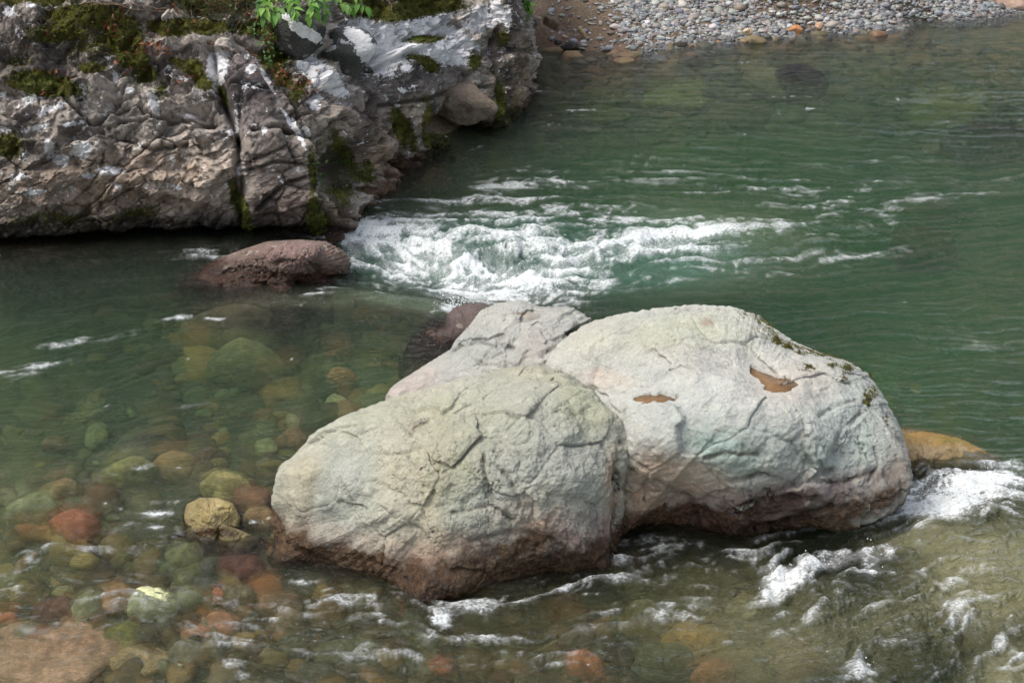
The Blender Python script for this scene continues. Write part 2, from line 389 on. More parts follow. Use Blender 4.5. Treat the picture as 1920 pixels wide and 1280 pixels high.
zz = bedV[:, 2]; mt = sst(-.1, .35, fbm2(bedV[:, 0]*2.4, bedV[:, 1]*1.9, 4, 22, .6))[:, None]; C = C*(1-mt*.6)+lin((146, 122, 76))*mt*.6; mt = sst(.05, .4, fbm2(bedV[:, 0]*1.7+9, bedV[:, 1]*1.5, 4, 25, .6))[:, None]; C = C*(1-mt*.8)+lin((48, 56, 40))*mt*.8; deep = sst(-.4, -1.1, zz)[:, None]; C = C*(1-deep)+lin((92, 98, 66))*deep
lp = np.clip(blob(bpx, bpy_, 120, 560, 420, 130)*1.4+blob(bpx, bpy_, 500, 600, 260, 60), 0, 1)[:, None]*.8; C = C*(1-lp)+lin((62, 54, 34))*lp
land = sst(-.08, .06, zz)[:, None]; C = C*(1-land)+lin((112, 96, 78))*land
mud = (blob(bpx, bpy_, 1060, 95, 150, 60)*land[:, 0].clip(.5, 1))[:, None].clip(0, 1); C = C*(1-mud)+lin((98, 76, 60))*mud
gr = sst(4, 9, zz)[:, None]; C = C*(1-gr)+lin((34, 44, 22))*gr
bed_m, nt = new_mat('riverbed_gravel'); b = NB(nt); p = b.pos()
v = b.n('ShaderNodeTexVoronoi'); v.inputs['Scale'].default_value = 16; b.set(v.inputs['Vector'], p)
v2 = b.n('ShaderNodeTexVoronoi'); v2.inputs['Scale'].default_value = 45; b.set(v2.inputs['Vector'], p)
c = b.attr('Col', 'Color')
hs = b.n('ShaderNodeHueSaturation'); hs.inputs['Saturation'].default_value = 0.55; b.set(hs.inputs['Color'], v.outputs['Color'])
c2 = b.mix(0.45, c, b.mix(1.0, c, b.mix(0.4, hs.outputs[0], (1, 1, 1, 1)), 'MULTIPLY'))
c2 = b.mix(1.0, c2, b.math('MULTIPLY_ADD', b.noise(p, 7, 6, 0.7), 1.3, 0.4), 'MULTIPLY')
bs = b.n('ShaderNodeBsdfPrincipled'); b.set(bs.inputs['Base Color'], c2); bs.inputs['Roughness'].default_value = 0.8
hh = b.math('ADD', b.math('MULTIPLY', v.outputs['Distance'], -1.0), b.math('MULTIPLY', v2.outputs['Distance'], -0.4))
b.set(bs.inputs['Normal'], b.bump(hh, 0.7, 0.03))
o = b.n('ShaderNodeOutputMaterial'); nt.links.new(bs.outputs[0], o.inputs['Surface'])
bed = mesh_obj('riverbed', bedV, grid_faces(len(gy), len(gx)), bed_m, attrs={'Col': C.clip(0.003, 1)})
tag(bed, kind='structure')
def bed_z(x, y):
    x = np.atleast_1d(x); y = np.atleast_1d(y)
    z = bed_base(x, y); u = sst(0.02, -0.1, z)
    return z + 0.035*fbm2(x*2.2, y*2.2, 4, 3)*(1+u)
print('bed', round(time.time()-T0, 1))

# ------------------------------------------------------------------ boulders built from measured control points
ob_levels = {}
def fit_outline(cen, S, rr, line, inner=2.0):
    """rescale the radius so that the solid reaches, and does not pass, its measured outline"""
    c2 = np.array(proj(cen[None])).ravel(); L_ = np.array(line, float)-c2
    th = np.unwrap(np.arctan2(L_[:, 1], L_[:, 0])); 
    if th[-1] < th[0]: th = th[::-1]; L_ = L_[::-1]
    tt = np.arange(th[0], th[-1], R(1.0)); # dense resampling of the polyline itself
    seg = np.linspace(0, 1, 12, endpoint=False); Q = np.concatenate([L_[i]+(L_[i+1]-L_[i])*seg[:, None] for i in range(len(L_)-1)]+[L_[-1:]])
    qt = np.unwrap(np.arctan2(Q[:, 1], Q[:, 0])); qt += th[0]-qt[0]; o_ = np.argsort(qt); rho = np.interp(tt, qt[o_], np.hypot(Q[:, 0], Q[:, 1])[o_])
    nb = len(tt)
    for it in range(4):
        V = cen+S*rr[:, None]; px, py = proj(V); a = np.arctan2(py-c2[1], px-c2[0]); a = (a-th[0]) % (2*math.pi); d = np.hypot(px-c2[0], py-c2[1])
        bi = (a/R(1.0)).astype(int); ok = bi < nb; M = np.full(nb, 1e-6); np.maximum.at(M, bi[ok], d[ok])
        k = rho/M; ker = np.ones(5)/5; k = np.convolve(np.concatenate([[k[0]]*2, k, [k[-1]]*2]), ker, 'valid')
        fade = np.minimum(1, np.minimum(np.arange(nb), np.arange(nb)[::-1])/6.0); k = 1+(k-1)*fade
        kk = np.where(ok, k[np.minimum(bi, nb-1)], 1.0); mm_ = np.where(ok, M[np.minimum(bi, nb-1)], 1e9)
        rr = rr*(1+(kk-1)*np.clip(d/mm_, 0, 1)**inner)
    return rr
def boulder(name, label, cat, ctrl, extra, centre, n=200, amp=0.03, sc=2.2, seed=1, c=0.06, wetz=0.1, base=(150, 152, 142),
            paints=(), cracks=(), flats=(), bosses=(), mat=None, group=None, lichen=(), moss=(), wetlist=(), foliation=None, crk=0.02, pits=(), facet=1.0, outline=None):
    cen = np.asarray(centre, float)
    pts = [P(a, b_, z) for a, b_, z in ctrl] + [np.asarray(e, float) for e in extra]
    D = np.array(pts)-cen; r = np.linalg.norm(D, axis=1); U = D/r[:, None]
    f = RBF(U, r, c=c, ridge=4e-4)
    S, F = csphere(n); rr = np.clip(f(S), 0.25*r.min(), 1.3*r.max())
    V = cen + S*rr[:, None]
    sz = r.mean()
    rr = rr + amp*1.3*fbm3(V, .8*sc/sz, 3, seed+90, 0.5) + amp*1.6*fbm3(V, 2.2*sc/sz, 6, seed, 0.62) - crk*np.maximum(fbm3(V, 1.6*sc/sz, 4, seed+40, 0.5, True)-0.25, 0)
    f1, f2, idv, plf = voro3(V+0.13*fbm3(V, 3.0, 3, seed+9)[:, None], 2.1/sz, seed, True)
    rr = rr + amp*2.7*plf
    rr = rr + amp*1.3*(idv-0.5)*sst(0.0, 0.22, f2-f1) - amp*0.3*sst(0.06, 0.0, f2-f1)
    h1, h2, hid = voro3(V+0.05*fbm3(V, 8.0, 2, seed+19)[:, None], 8.5, seed+2)
    rr = rr + .014*(hid-.5)*sst(0, .2, h2-h1)*facet + .010*np.minimum(fbm3(V, 14, 4, seed+29, .6), .12)
    if outline: rr = fit_outline(cen, S, rr, outline)
    V = cen + S*rr[:, None]
    N = vnormals(V, F); view = ((np.array([0, 0, CAM_H])-V)*N).sum(1) > 0.0
    px, py = proj(V); wpx = px + 7*fbm3(V, 7, 3, seed+60); wpy = py + 5*fbm3(V, 7, 3, seed+70)
    disp = np.zeros(len(V))
    for pl, w, dep in cracks:
        disp -= 1.5*dep*np.exp(-(pdist(wpx, wpy, pl)/w)**2)*view*(0.6+0.9*fbm3(V, 9, 2, seed+5))
    for (x, y, rx, ry, ang, h) in bosses:
        disp += h*np.exp(-(((-np.log(blob(px, py, x, y, rx, ry, ang)+1e-12)))**1.6))*view
    for (x, y, rx, ry, ang, dep) in pits:
        m = blob(px, py, x, y, rx, ry, ang); nn = fbm3(V*np.array([1, 1, .5]), 20, 4, seed+33, .65)
        disp -= dep*m*sst(0.2, 0.45, nn)*view
    V = V + N*disp[:, None]
    zz = V[:, 2].copy()
    levs = []
    for (poly, lev) in flats:
        ins = inpoly(px, py, poly) & view & (N[:, 2] > .3); lev = float(np.percentile(zz[ins], 25)); levs.append(lev)
        hx, hy = proj(np.stack([V[:, 0], V[:, 1], V[:, 2]*0+lev], -1)); sd = sdpoly(hx+3*fbm3(V, 30, 2, 4), hy+3*fbm3(V, 30, 2, 6), poly); vw = N[:, 2] > 0.05
        zz = np.where((sd < 0) & vw, lev-0.012-0.01*sst(0, -12, sd), zz)
        rim = (sd >= 0) & (sd < 30) & vw; k = sst(30, 2, sd); zz = np.where(rim, np.where(zz > lev, zz*(1-k*.6)+(lev+.01)*k*.6, zz*(1-k)+(lev+0.004)*k), zz)
    V[:, 2] = zz
    N = vnormals(V, F)
    C = np.ones((len(V), 3))*lin(base)*(1+0.14*fbm3(V, 2.5, 4, seed+11))[:, None]
    brk = np.clip(.75+.9*fbm3(V, 5, 5, seed+12, .65), 0, 1.15)
    paint(C, wpx+6*fbm3(V, 16, 3, seed+61), wpy+6*fbm3(V, 16, 3, seed+62), paints, view*brk*.72)
    wx = V[:, 2]-water_level(V[:, 0], V[:, 1])
    wet = sst(wetz+0.09, wetz-0.09, wx + 0.12*fbm3(V, 3.0, 4, seed+3))
    ll = np.zeros(len(V)); mm = np.zeros(len(V))
    for (x, y, rx, ry, ang, st) in wetlist: wet = np.maximum(wet, blob(wpx, wpy, x, y, rx, ry, ang)*st*view)
    for (x, y, rx, ry, ang, st) in lichen: ll = np.maximum(ll, blob(wpx, wpy, x, y, rx, ry, ang)*st*view)
    for (x, y, rx, ry, ang, st) in moss: mm = np.maximum(mm, np.clip(blob(wpx+4*fbm3(V, 25, 3, seed+81), wpy+4*fbm3(V, 25, 3, seed+82), x, y, rx*1.7, ry*1.6, ang)*st*(.62+1.0*fbm3(V, 16, 4, seed+83, .7)), 0, 1)*view)
    for pl, w, dep in cracks:
        k = (np.exp(-(pdist(wpx, wpy, pl)/(w*0.8))**2)*view*min(1, dep*45)*0.85*np.clip(.7+1.2*fbm3(V, 12, 3, seed+66), 0, 1))[:, None]; C = C*(1-k)+lin((72, 60, 50))*k
    base_pt = (cen[0], cen[1], float(water_level(np.array([cen[0]]), np.array([cen[1]]))[0]))
    ob = mesh_obj(name, V, F, mat or M_rock, loc=base_pt, attrs={'Col': C.clip(0.004, 1), 'wet': wet, 'lichen': ll, 'moss': mm})
    tag(ob, label, cat, group); ob_levels[name+label[:8]] = levs; return ob, V, F, N

CREAM, TEAL, OLIVE, PINK, PURP, RUST, TAN, PALE = (184, 174, 146), (138, 150, 146), (148, 150, 112), (170, 144, 128), (124, 100, 106), (92, 60, 44), (168, 138, 112), (186, 186, 176)
# A: the front boulder
A_ctrl = [(515,1052,0),(562,1064,0),(640,1086,0),(720,1114,0),(780,1142,0),(850,1134,0),(930,1114,0),(1020,1094,0),(1100,1079,0),(1152,1062,0),
  (508,940,.38),(512,1000,.16),(520,880,.55),(560,846,.62),(586,812,.70),(640,782,.76),(730,747,.82),(850,713,.92),(930,691,1.0),(1000,681,1.05),(1062,696,1.03),
  (1112,730,.98),(1162,781,.85),(1183,826,.72),(1178,900,.48),(1168,985,.2),
  (620,862,.62),(720,830,.74),(850,800,.86),(1000,780,.96),(1120,800,.84),(800,760,.84),(950,730,.97),
  (600,960,.36),(720,960,.46),(860,950,.52),(1000,930,.58),(1130,930,.48),(1000,860,.78),(860,870,.72),(720,890,.62),
  (620,1030,.14),(780,1060,.18),(900,1050,.2),(1030,1020,.26),(1130,1010,.2),(1150,880,.62)]
A_extra = [(-.4,7.5,-.4),(-1.3,7.7,-.4),(.5,7.5,-.4),(-.3,8.9,.2),(-1.0,8.7,.3),(.4,8.8,.45),(-.3,9.0,-.4),(.7,8.2,.1),(.75,8.1,.5),(.1,8.75,.9),(-1.4,8.2,.2),(-.3,8,-.8)]
fA, VA, FA, NA = boulder('boulder', 'pale green-grey front boulder with dark pits and rust-brown wet foot', 'boulder', A_ctrl, A_extra,
  (-.32, 7.95, .3), outline=[(514,1048),(512,1000),(508,940),(520,880),(560,846),(586,812),(640,782),(730,747),(850,713),(930,691),(1000,681),(1062,696),(1112,730),(1162,781),(1183,826),(1178,900),(1168,985),(1158,1066),(1100,1085),(1020,1100),(930,1120),(850,1140),(780,1148),(720,1122),(640,1094),(562,1072),(520,1060)], n=270, amp=.03, sc=2.6, seed=11, wetz=.19, base=(172, 172, 158),
  paints=[(600,880,110,60,-20,(186,186,170),.6),(640,960,60,110,5,TEAL,.75),(560,920,30,60,10,CREAM,.8),(650,905,20,32,20,PALE,.95),(575,880,26,30,20,CREAM,.8),
    (780,880,60,120,10,CREAM,.7),(820,990,30,80,-10,CREAM,.6),(900,800,90,40,0,OLIVE,.5),(850,900,50,60,0,OLIVE,.55),(1000,830,90,80,20,(160,164,158),.7),
    (1100,760,60,40,20,(180,182,140),.5),(900,960,70,50,0,TEAL,.7),(1090,900,60,70,0,(158,162,156),.7),(700,1030,120,30,14,PINK,.7),(560,1010,40,50,20,PINK,.5),
    (1100,1000,70,36,-10,PURP,.9),(960,970,60,30,-20,PINK,.6),(830,1030,60,36,0,(176,144,120),.7),(900,1035,120,28,-12,RUST,.85),(1050,1040,120,26,-8,RUST,.8),
    (780,1100,90,26,10,RUST,.8),(1010,990,50,20,-25,(150,104,76),.7),(1150,930,12,70,0,(196,160,130),.9),(620,1070,120,14,14,(84,72,40),.9),(730,780,120,16,-14,(186,190,158),.5),
    (690,740,80,20,-10,(184,182,150),.4),(1000,700,60,14,10,(198,190,150),.5),(1130,1060,40,16,0,(110,70,60),.8)],
  cracks=[([(700,848),(735,852),(762,846)],3,.008),([(775,830),(765,860),(790,895)],4,.006),([(905,850),(912,900),(925,940)],5,.02),([(930,870),(960,900),(975,950)],4,.014),
    ([(850,960),(920,950),(960,975)],5,.022),([(1110,790),(1150,850),(1160,900)],5,.008),([(1162,830),(1158,880),(1150,1050)],7,.03),([(800,790),(775,800),(770,815)],5,.02),
    ([(1070,770),(1110,830)],4,.010),([(880,1010),(960,995),(1040,1010)],6,.014),([(640,900),(660,940)],3,.008),([(560,1030),(650,1075),(740,1100)],6,.02)],
  pits=[(800,880,30,50,10,.03),(920,885,26,60,0,.026),(950,950,60,14,10,.02),(860,850,20,16,0,.012)],
  bosses=[(650,905,26,30,20,.022),(575,880,22,30,20,.022),(568,955,16,18,0,.02),(612,945,18,14,0,.02),(828,985,34,30,-20,.03),(895,985,40,36,0,.03),(848,838,18,18,0,.018),
    (550,1005,20,24,0,.02),(760,970,20,18,0,.012),(1030,760,60,22,0,.02),(740,900,20,24,0,.012)],
  wetlist=[(900,1070,190,34,-5,1),(790,1105,90,40,0,1),(1080,1050,90,26,-6,1),(980,1025,110,26,-12,.9),(620,1075,120,18,14,1)])
# B: the right-hand boulder
B_ctrl = [(1166,992,0),(1230,1000,0),(1300,1012,0),(1350,1022,0),(1392,1028,0),(1440,1012,.01),(1500,998,.03),(1560,990,.06),(1620,978,.10),(1680,950,.18),(1712,905,.34),
  (1300,571,1.12),(1230,578,1.1),(1160,590,1.04),(1100,606,.98),(1050,641,.9),(1370,574,1.12),(1420,590,1.1),(1450,614,1.07),(1490,640,1.02),(1540,660,.98),(1590,675,.94),(1630,700,.88),
  (1660,745,.78),(1690,800,.64),(1706,850,.5),(1030,680,.84),
  (1230,748,.90),(1450,715,.96),(1200,680,.96),(1350,680,1.02),(1300,640,1.06),(1120,700,.86),(1560,740,.86),(1350,790,.88),(1500,800,.84),(1200,820,.76),
  (1600,850,.56),(1450,870,.64),(1300,880,.58),(1210,900,.44),(1250,950,.2),(1350,950,.3),(1450,940,.36),(1550,925,.38),(1640,900,.42),(1660,840,.56),(1400,985,.15),(1300,985,.1),(1190,940,.25)]
B_extra = [(1.2,7.9,-.5),(2.0,8.2,-.4),(1.9,7.85,-.1),(2.5,8.4,.05),(2.6,8.8,-.3),(1.4,9.9,.4),(.6,9.7,.3),(2.3,9.6,.3),(2.75,8.9,.4),(1.5,10,-.4),(.4,9,-.3),(.35,8.6,.4),(1.6,8.8,-.9),(2.2,7.95,.05)]
POOL1 = [(1406,690),(1430,698),(1455,708),(1480,711),(1498,720),(1488,727),(1478,736),(1452,738),(1432,734),(1434,724),(1420,714),(1406,704)]
POOL2 = [(1188,748),(1200,741),(1235,739),(1262,744),(1277,751),(1255,755),(1215,756),(1195,754)]
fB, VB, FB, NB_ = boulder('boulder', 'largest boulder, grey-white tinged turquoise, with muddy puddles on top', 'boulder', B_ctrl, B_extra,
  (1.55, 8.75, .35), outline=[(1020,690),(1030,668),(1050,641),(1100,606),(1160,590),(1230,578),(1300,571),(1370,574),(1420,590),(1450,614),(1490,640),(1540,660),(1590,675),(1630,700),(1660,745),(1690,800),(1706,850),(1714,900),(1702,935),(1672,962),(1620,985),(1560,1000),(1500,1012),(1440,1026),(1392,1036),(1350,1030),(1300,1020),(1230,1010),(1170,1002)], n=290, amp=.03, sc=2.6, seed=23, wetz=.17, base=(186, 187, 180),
  paints=[(1300,620,150,40,-5,(184,186,160),.6),(1420,760,180,60,10,(190,196,194),.5),(1450,850,200,60,10,TEAL,.7),(1350,850,70,40,20,(142,172,164),.7),(1600,780,60,80,30,(172,186,180),.6),
    (1600,860,80,40,0,(150,172,164),.7),(1230,910,90,50,15,TAN,.9),(1210,960,50,40,0,(178,146,116),.85),(1310,900,70,30,20,(206,180,152),.7),(1480,720,80,40,0,(206,188,172),.5),
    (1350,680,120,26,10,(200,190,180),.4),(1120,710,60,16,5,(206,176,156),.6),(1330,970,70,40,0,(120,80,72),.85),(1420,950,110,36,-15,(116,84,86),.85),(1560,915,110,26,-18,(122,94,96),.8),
    (1670,900,50,30,-50,(110,82,72),.8),(1340,1005,50,20,0,(78,56,52),.9),(1540,960,140,30,-14,(70,52,44),.9),(1260,620,70,20,-10,(176,180,150),.4),(1325,607,10,7,0,(150,120,100),.9),(1100,640,60,30,-30,(190,186,166),.5),  # dark lower-edge blobs also paint in shade under the overhang
    (1690,850,22,60,10,(120,100,84),.5)],
  cracks=[([(1320,862),(1370,848),(1420,852)],5,.022),([(1360,905),(1420,890),(1500,905),(1560,880)],6,.022),([(1440,920),(1520,900),(1580,905),(1640,880)],6,.02),([(1560,850),(1580,800),(1620,770)],4,.014),
    ([(1640,840),(1650,870),(1632,900)],4,.018),([(1300,560),(1250,590)],3,.005),([(1540,780),(1565,760),(1600,750)],4,.012),([(1380,960),(1450,930),(1530,935)],8,.03),([(1300,940),(1360,920)],5,.016),
    ([(1655,760),(1670,800),(1690,830)],4,.014),([(1230,900),(1290,930),(1310,980)],6,.014),([(1220,660),(1280,645),(1350,660)],5,.007),([(1400,1000),(1480,975),(1560,950)],8,.03),([(1530,850),(1545,880)],4,.014),([(1610,820),(1615,860)],3,.014)],
  flats=[(POOL1, 1.0), (POOL2, .93)],
  pits=[(1600,830,80,70,0,.02),(1450,930,120,30,0,.03)],
  bosses=[(1365,855,50,16,0,.016),(1300,620,90,22,-5,.012)],
  moss=[(1465,640,26,5,25,1),(1500,658,22,4,15,.95),(1590,690,10,8,40,.9),(1625,745,10,14,0,1),(1640,735,6,14,-20,.9),(1560,684,12,5,20,.8),(1515,690,12,5,0,.9),(1660,790,8,12,0,.8),
    (1430,600,26,6,30,.8),(1640,705,14,6,40,.9),(1550,665,20,3,15,.9),(1580,710,8,6,30,.8),(1390,590,8,4,10,.8),(1260,576,26,4,0,.55)],
  wetlist=[(1350,990,90,46,0,1),(1420,955,110,30,-20,.8),(1540,970,170,34,-14,1),(1660,935,50,26,-30,.9),(1200,985,70,20,0,.9)])  # wet foot, plus darkening that stands in for the overhang's shade
# C: the block behind
C_ctrl = [(724,745,.38),(737,724,.44),(790,690,.52),(845,655,.55),(852,640,.62),(880,610,.72),(900,582,.82),(932,568,.88),(975,562,.90),(1010,574,.88),(1070,573,.88),(1092,586,.84),(1113,598,.78),(1060,636,.78),(1020,668,.74),
  (720,760,.24),(960,600,.84),(1040,600,.85),(1010,640,.78),(840,700,.5),(900,700,.52),(960,720,.5)]
C_extra = [(-.6,8.7,.1),(0,8.9,.1),(-1.0,9.2,.0),(-.8,9.8,0),(-.5,10.2,.1),(.0,10.6,.5),(.5,10.4,.4),(.6,9.8,.3),(-.2,10.7,-.3),(-.2,9.5,-.6),(.1,8.7,.4),(.5,10.6,.0),(-1.0,9.3,-.3)]
fC, VC, FC, NC = boulder('boulder', 'angular pale grey boulder with a flat top, wedged behind the two larger boulders', 'boulder', C_ctrl, C_extra,
  (-.15, 9.7, .25), outline=[(722,770),(722,745),(737,724),(790,690),(845,655),(852,640),(880,610),(900,582),(932,568),(975,562),(1010,574),(1070,573),(1092,586),(1115,600),(1090,622)], n=180, amp=.03, sc=3.4, seed=37, c=.05, wetz=.05, base=(176, 176, 170),
  paints=[(760,720,60,24,-25,(190,160,148),.6),(960,590,60,20,0,(200,200,190),.5),(1000,650,26,30,0,(166,154,144),.6),(880,650,60,30,0,(150,160,158),.5),(1080,600,30,20,20,(190,192,180),.5),(985,588,16,4,-6,(150,110,80),.9)],
  cracks=[([(930,640),(965,605),(1010,590)],5,.012),([(1015,668),(1060,632),(1110,603)],6,.03),([(850,655),(900,640),(960,655)],5,.014),([(965,588),(1000,585)],4,.01)])
# E: the red-brown boulder
E_ctrl = [(352,522,.17),(400,492,.3),(450,470,.42),(500,453,.52),(560,449,.56),(612,452,.54),(645,470,.44),(658,490,.32),(655,515,.12),(622,532,.08),(560,538,.1),(500,546,.1),(430,554,.1),(380,545,.12),
  (500,490,.4),(580,490,.42),(450,510,.26),(560,515,.24),(630,500,.28),(400,520,.2)]
E_extra = [(-2.6,11.6,-.1),(-3.0,11.7,.0),(-3.1,12.1,.02),(-2.2,11.1,-.2),(-1.5,11.5,-.2),(-2.0,12.6,.2),(-2.6,12.6,.1),(-1.3,12.3,.1),(-2.1,11.9,-.5),(-2.0,10.8,-.35)]
fE, VE, FE, NE = boulder('boulder', 'red-brown boulder with a wet dark side, below the mossy bank and left of the rapid', 'boulder', E_ctrl, E_extra,
  (-2.1, 11.95, .1), outline=[(335,540),(352,522),(400,490),(450,470),(500,453),(560,449),(612,452),(645,470),(658,490),(655,515),(640,528)], n=150, amp=.05, sc=3, seed=41, wetz=.09, base=(116, 99, 90),
  paints=[(560,470,90,20,0,(150,120,116),.7),(640,490,20,30,0,(140,122,104),.7),(500,500,80,20,0,(112,88,84),.6),(560,520,90,10,0,(120,80,54),.7),(640,470,26,14,0,(148,118,96),.5)],
  cracks=[([(480,500),(540,490),(600,500)],5,.02),([(420,510),(470,500),(520,520)],5,.02),([(560,480),(600,510)],4,.015)],
  wetlist=[(440,525,90,30,-14,1),(390,505,50,24,-25,1),(520,520,80,16,0,.8),(610,525,60,12,0,.8),(475,490,40,16,-20,.6)], crk=.03)
# D: small reddish rock at the sill
boulder('rock', 'small reddish wedge of rock between the pale boulders and the rapid', 'rock',
  [(838,592,.24),(850,577,.32),(880,570,.36),(900,570,.36),(900,600,.3),(870,625,.2),(815,600,.12),(840,612,.18)],
  [(-.3,10.3,.1),(-.2,10.9,.1),(-.6,10.9,0),(-.5,10.4,-.3),(-.9,10.3,-.1)], (-.45, 10.4, .05), outline=[(826,604),(838,590),(850,577),(880,568),(905,567),(925,575)], n=60, amp=.015, seed=5, wetz=.05, base=(98, 84, 80),
  wetlist=[(820,605,34,24,0,1)])
# F: small wet stone left of the front boulder
boulder('rock', 'small round olive-brown wet stone breaking the surface left of the front boulder', 'rock',
  [(343,965,.14),(350,940,.2),(375,930,.24),(410,932,.25),(440,945,.22),(452,970,.14),(430,1000,.09),(397,1010,.06),(360,995,.09),(397,965,.22)],
  [(-1.75,8.1,-.05),(-1.75,8.6,.05),(-1.6,8.3,-.2),(-2.0,8.3,-.05),(-1.5,8.3,-.02)], tuple(P(397, 975, .08)), outline=[(345,995),(343,965),(350,945),(375,932),(410,932),(438,943),(452,970),(448,995)], n=90, amp=.012, seed=8, wetz=.02, base=(130, 118, 82), mat=M_stone,
  paints=[(410,960,36,20,0,(186,164,110),.7),(370,970,16,30,0,(120,106,50),.6)], cracks=[([(370,950),(400,960),(430,955)],3,.01),([(390,930),(400,990)],3,.008)], crk=.02, wetlist=[(397,998,60,14,0,.9)])
# G: submerged orange-olive slab at the right
boulder('rock', 'flat orange-olive slab awash behind the largest boulder, above the right-hand white water', 'rock',
  [(1690,800,.03),(1740,806,.05),(1800,818,.05),(1850,842,.0),(1880,860,-.05),(1850,880,-.12),(1780,884,-.14),(1700,880,-.1),(1690,850,.01),(1760,845,.03),(1820,850,.0)],
  [(2.6,9.5,-.3),(3.3,9.4,-.3),(3.0,9.2,-.6),(2.4,9.0,-.2),(2.5,9.6,-.1)], (2.9, 8.95, -.2), outline=[(1690,860),(1690,803),(1740,808),(1800,820),(1850,845),(1880,862),(1860,885)], n=80, amp=.02, seed=9, wetz=-.1, base=(132, 112, 70), mat=M_stone,
  paints=[(1760,822,90,12,8,(150,112,50),.9),(1800,826,40,8,8,(104,104,40),.8),(1760,850,60,14,0,(150,134,116),.7)])
print('boulders', round(time.time()-T0, 1))

# puddles lying on the big boulder
pm, nt = new_mat('muddy_water'); b = NB(nt); bs = b.n('ShaderNodeBsdfPrincipled'); p = b.pos()
b.set(bs.inputs['Base Color'], b.mix(b.ramp(b.noise(p, 20, 3), .35, .65), L4((112, 84, 56)), L4((126, 97, 66)))); bs.inputs['Roughness'].default_value = 0.12
bs.inputs['Specular IOR Level'].default_value = 0.3
o = b.n('ShaderNodeOutputMaterial'); nt.links.new(bs.outputs[0], o.inputs['Surface'])
def puddle(poly, lev, label, grow=1.12):
    q = np.array(poly, float); c_ = q.mean(0); q = c_+(q-c_)*grow; W = P(q[:, 0], q[:, 1], lev); cw = W.mean(0)
    n = len(W); V = np.vstack([cw, W, W-[0, 0, .02]]); F = []
    for i in range(n): j = (i+1) % n; F += [(0, 1+i, 1+j)]; F += [(1+i, 1+n+i, 1+n+j), (1+i, 1+n+j, 1+j)]
    tag(mesh_obj('puddle', V, F, pm, loc=tuple(cw), smooth=False), label, 'puddle', 'muddy puddles on the largest boulder')
PL = ob_levels['boulder'+'largest ']
puddle(POOL1, PL[0], 'larger brown muddy puddle with a ragged outline, right side of the largest boulder top')
puddle(POOL2, PL[1], 'smaller narrow oval brown puddle, left side of the largest boulder top')

# ------------------------------------------------------------------ the rock bank (upper left)
BASE = [(-260, 500, .12), (-120, 486, .12), (0, 474, .12), (120, 468, .12), (250, 460, .12), (370, 452, .12), (450, 458, .12), (540, 452, .1), (600, 452, .06), (645, 440, .02), (662, 405, 0), (672, 372, 0), (700, 345, 0),
        (745, 326, 0), (792, 312, 0), (806, 286, 0), (828, 262, 0), (870, 252, 0), (925, 240, 0), (962, 218, 0), (978, 190, 0), (985, 150, 0), (982, 110, 0), (980, 80, 0), (976, 50, .05)]
bw = np.array([P(*q) for q in BASE]); bp = np.array([(q[0], q[1]) for q in BASE])
seg = np.hypot(*np.diff(bp, axis=0).T)/100 + 0.12*np.linalg.norm(np.diff(bw, axis=0), axis=1)
cum = np.concatenate([[0], np.cumsum(seg)]); NS, NT = 860, 470
s = np.linspace(0, cum[-1], NS)
bx = np.interp(s, cum, bw[:, 0]); by = np.interp(s, cum, bw[:, 1]); bz = np.interp(s, cum, bw[:, 2]); bpxs = np.interp(s, cum, bp[:, 0]); bpys = np.interp(s, cum, bp[:, 1])
def gsm(a, sig, ax=0):
    r_ = int(3*sig); k = np.exp(-0.5*(np.arange(-r_, r_+1)/sig)**2); k /= k.sum()
    ap = np.concatenate([np.repeat(np.take(a, [0], ax), r_, ax), a, np.repeat(np.take(a, [-1], ax), r_, ax)], ax)
    return np.apply_along_axis(lambda v_: np.convolve(v_, k, 'valid'), ax, ap)
bx, by = gsm(bx, 6), gsm(by, 6)
right = sst(560, 940, bpxs); pil = sst(925, 965, bpxs)
Hc = 3.0
t = np.linspace(0, 1, NT); zt = np.interp(t, [0, .12, .84, 1.0], [-.9, 0, 1.0, 1.0])   # height fraction
ht = 2.15 - .15*right
Zb = np.where(t[None, :] < .12, bz[:, None]+zt[None, :], bz[:, None]+zt[None, :]*ht[:, None])
z1 = Zb-bz[:, None]
sb = np.where(z1 < 0, z1*0.1, np.where(z1 < 1.0, .22*z1, .22+.85*(z1-1.0)))
sb2 = np.where(z1 < 0, 0, np.where(z1 < 1.1, .5*z1, .55+.7*(z1-1.1)))
sb3 = .04*z1
sb = sb*(1-right[:, None])+sb2*right[:, None]; sb = sb*(1-pil[:, None])+sb3*pil[:, None]
top = sst(.84, 1, t)[None, :]*3.4; Zb = Zb + top*.16*(1-.6*pil[:, None]); sb = sb+top
DX, DY = -.30, .954
Vb = np.stack([bx[:, None]+DX*sb, by[:, None]+DY*sb, Zb], -1)
Fg = grid_faces(NS, NT)[:, ::-1]
Nb = vnormals(Vb.reshape(-1, 3), Fg).reshape(NS, NT, 3)
if Nb[200, 200, 1] > 0: Nb = -Nb; Fg = Fg[:, ::-1]
for c_ in range(3):
    Nb[..., c_] = gsm(gsm(Nb[..., c_], 14, 0), 14, 1)
Nb /= np.linalg.norm(Nb, axis=-1, keepdims=True)
qpx, qpy = proj(Vb); flat = Vb.reshape(-1, 3)
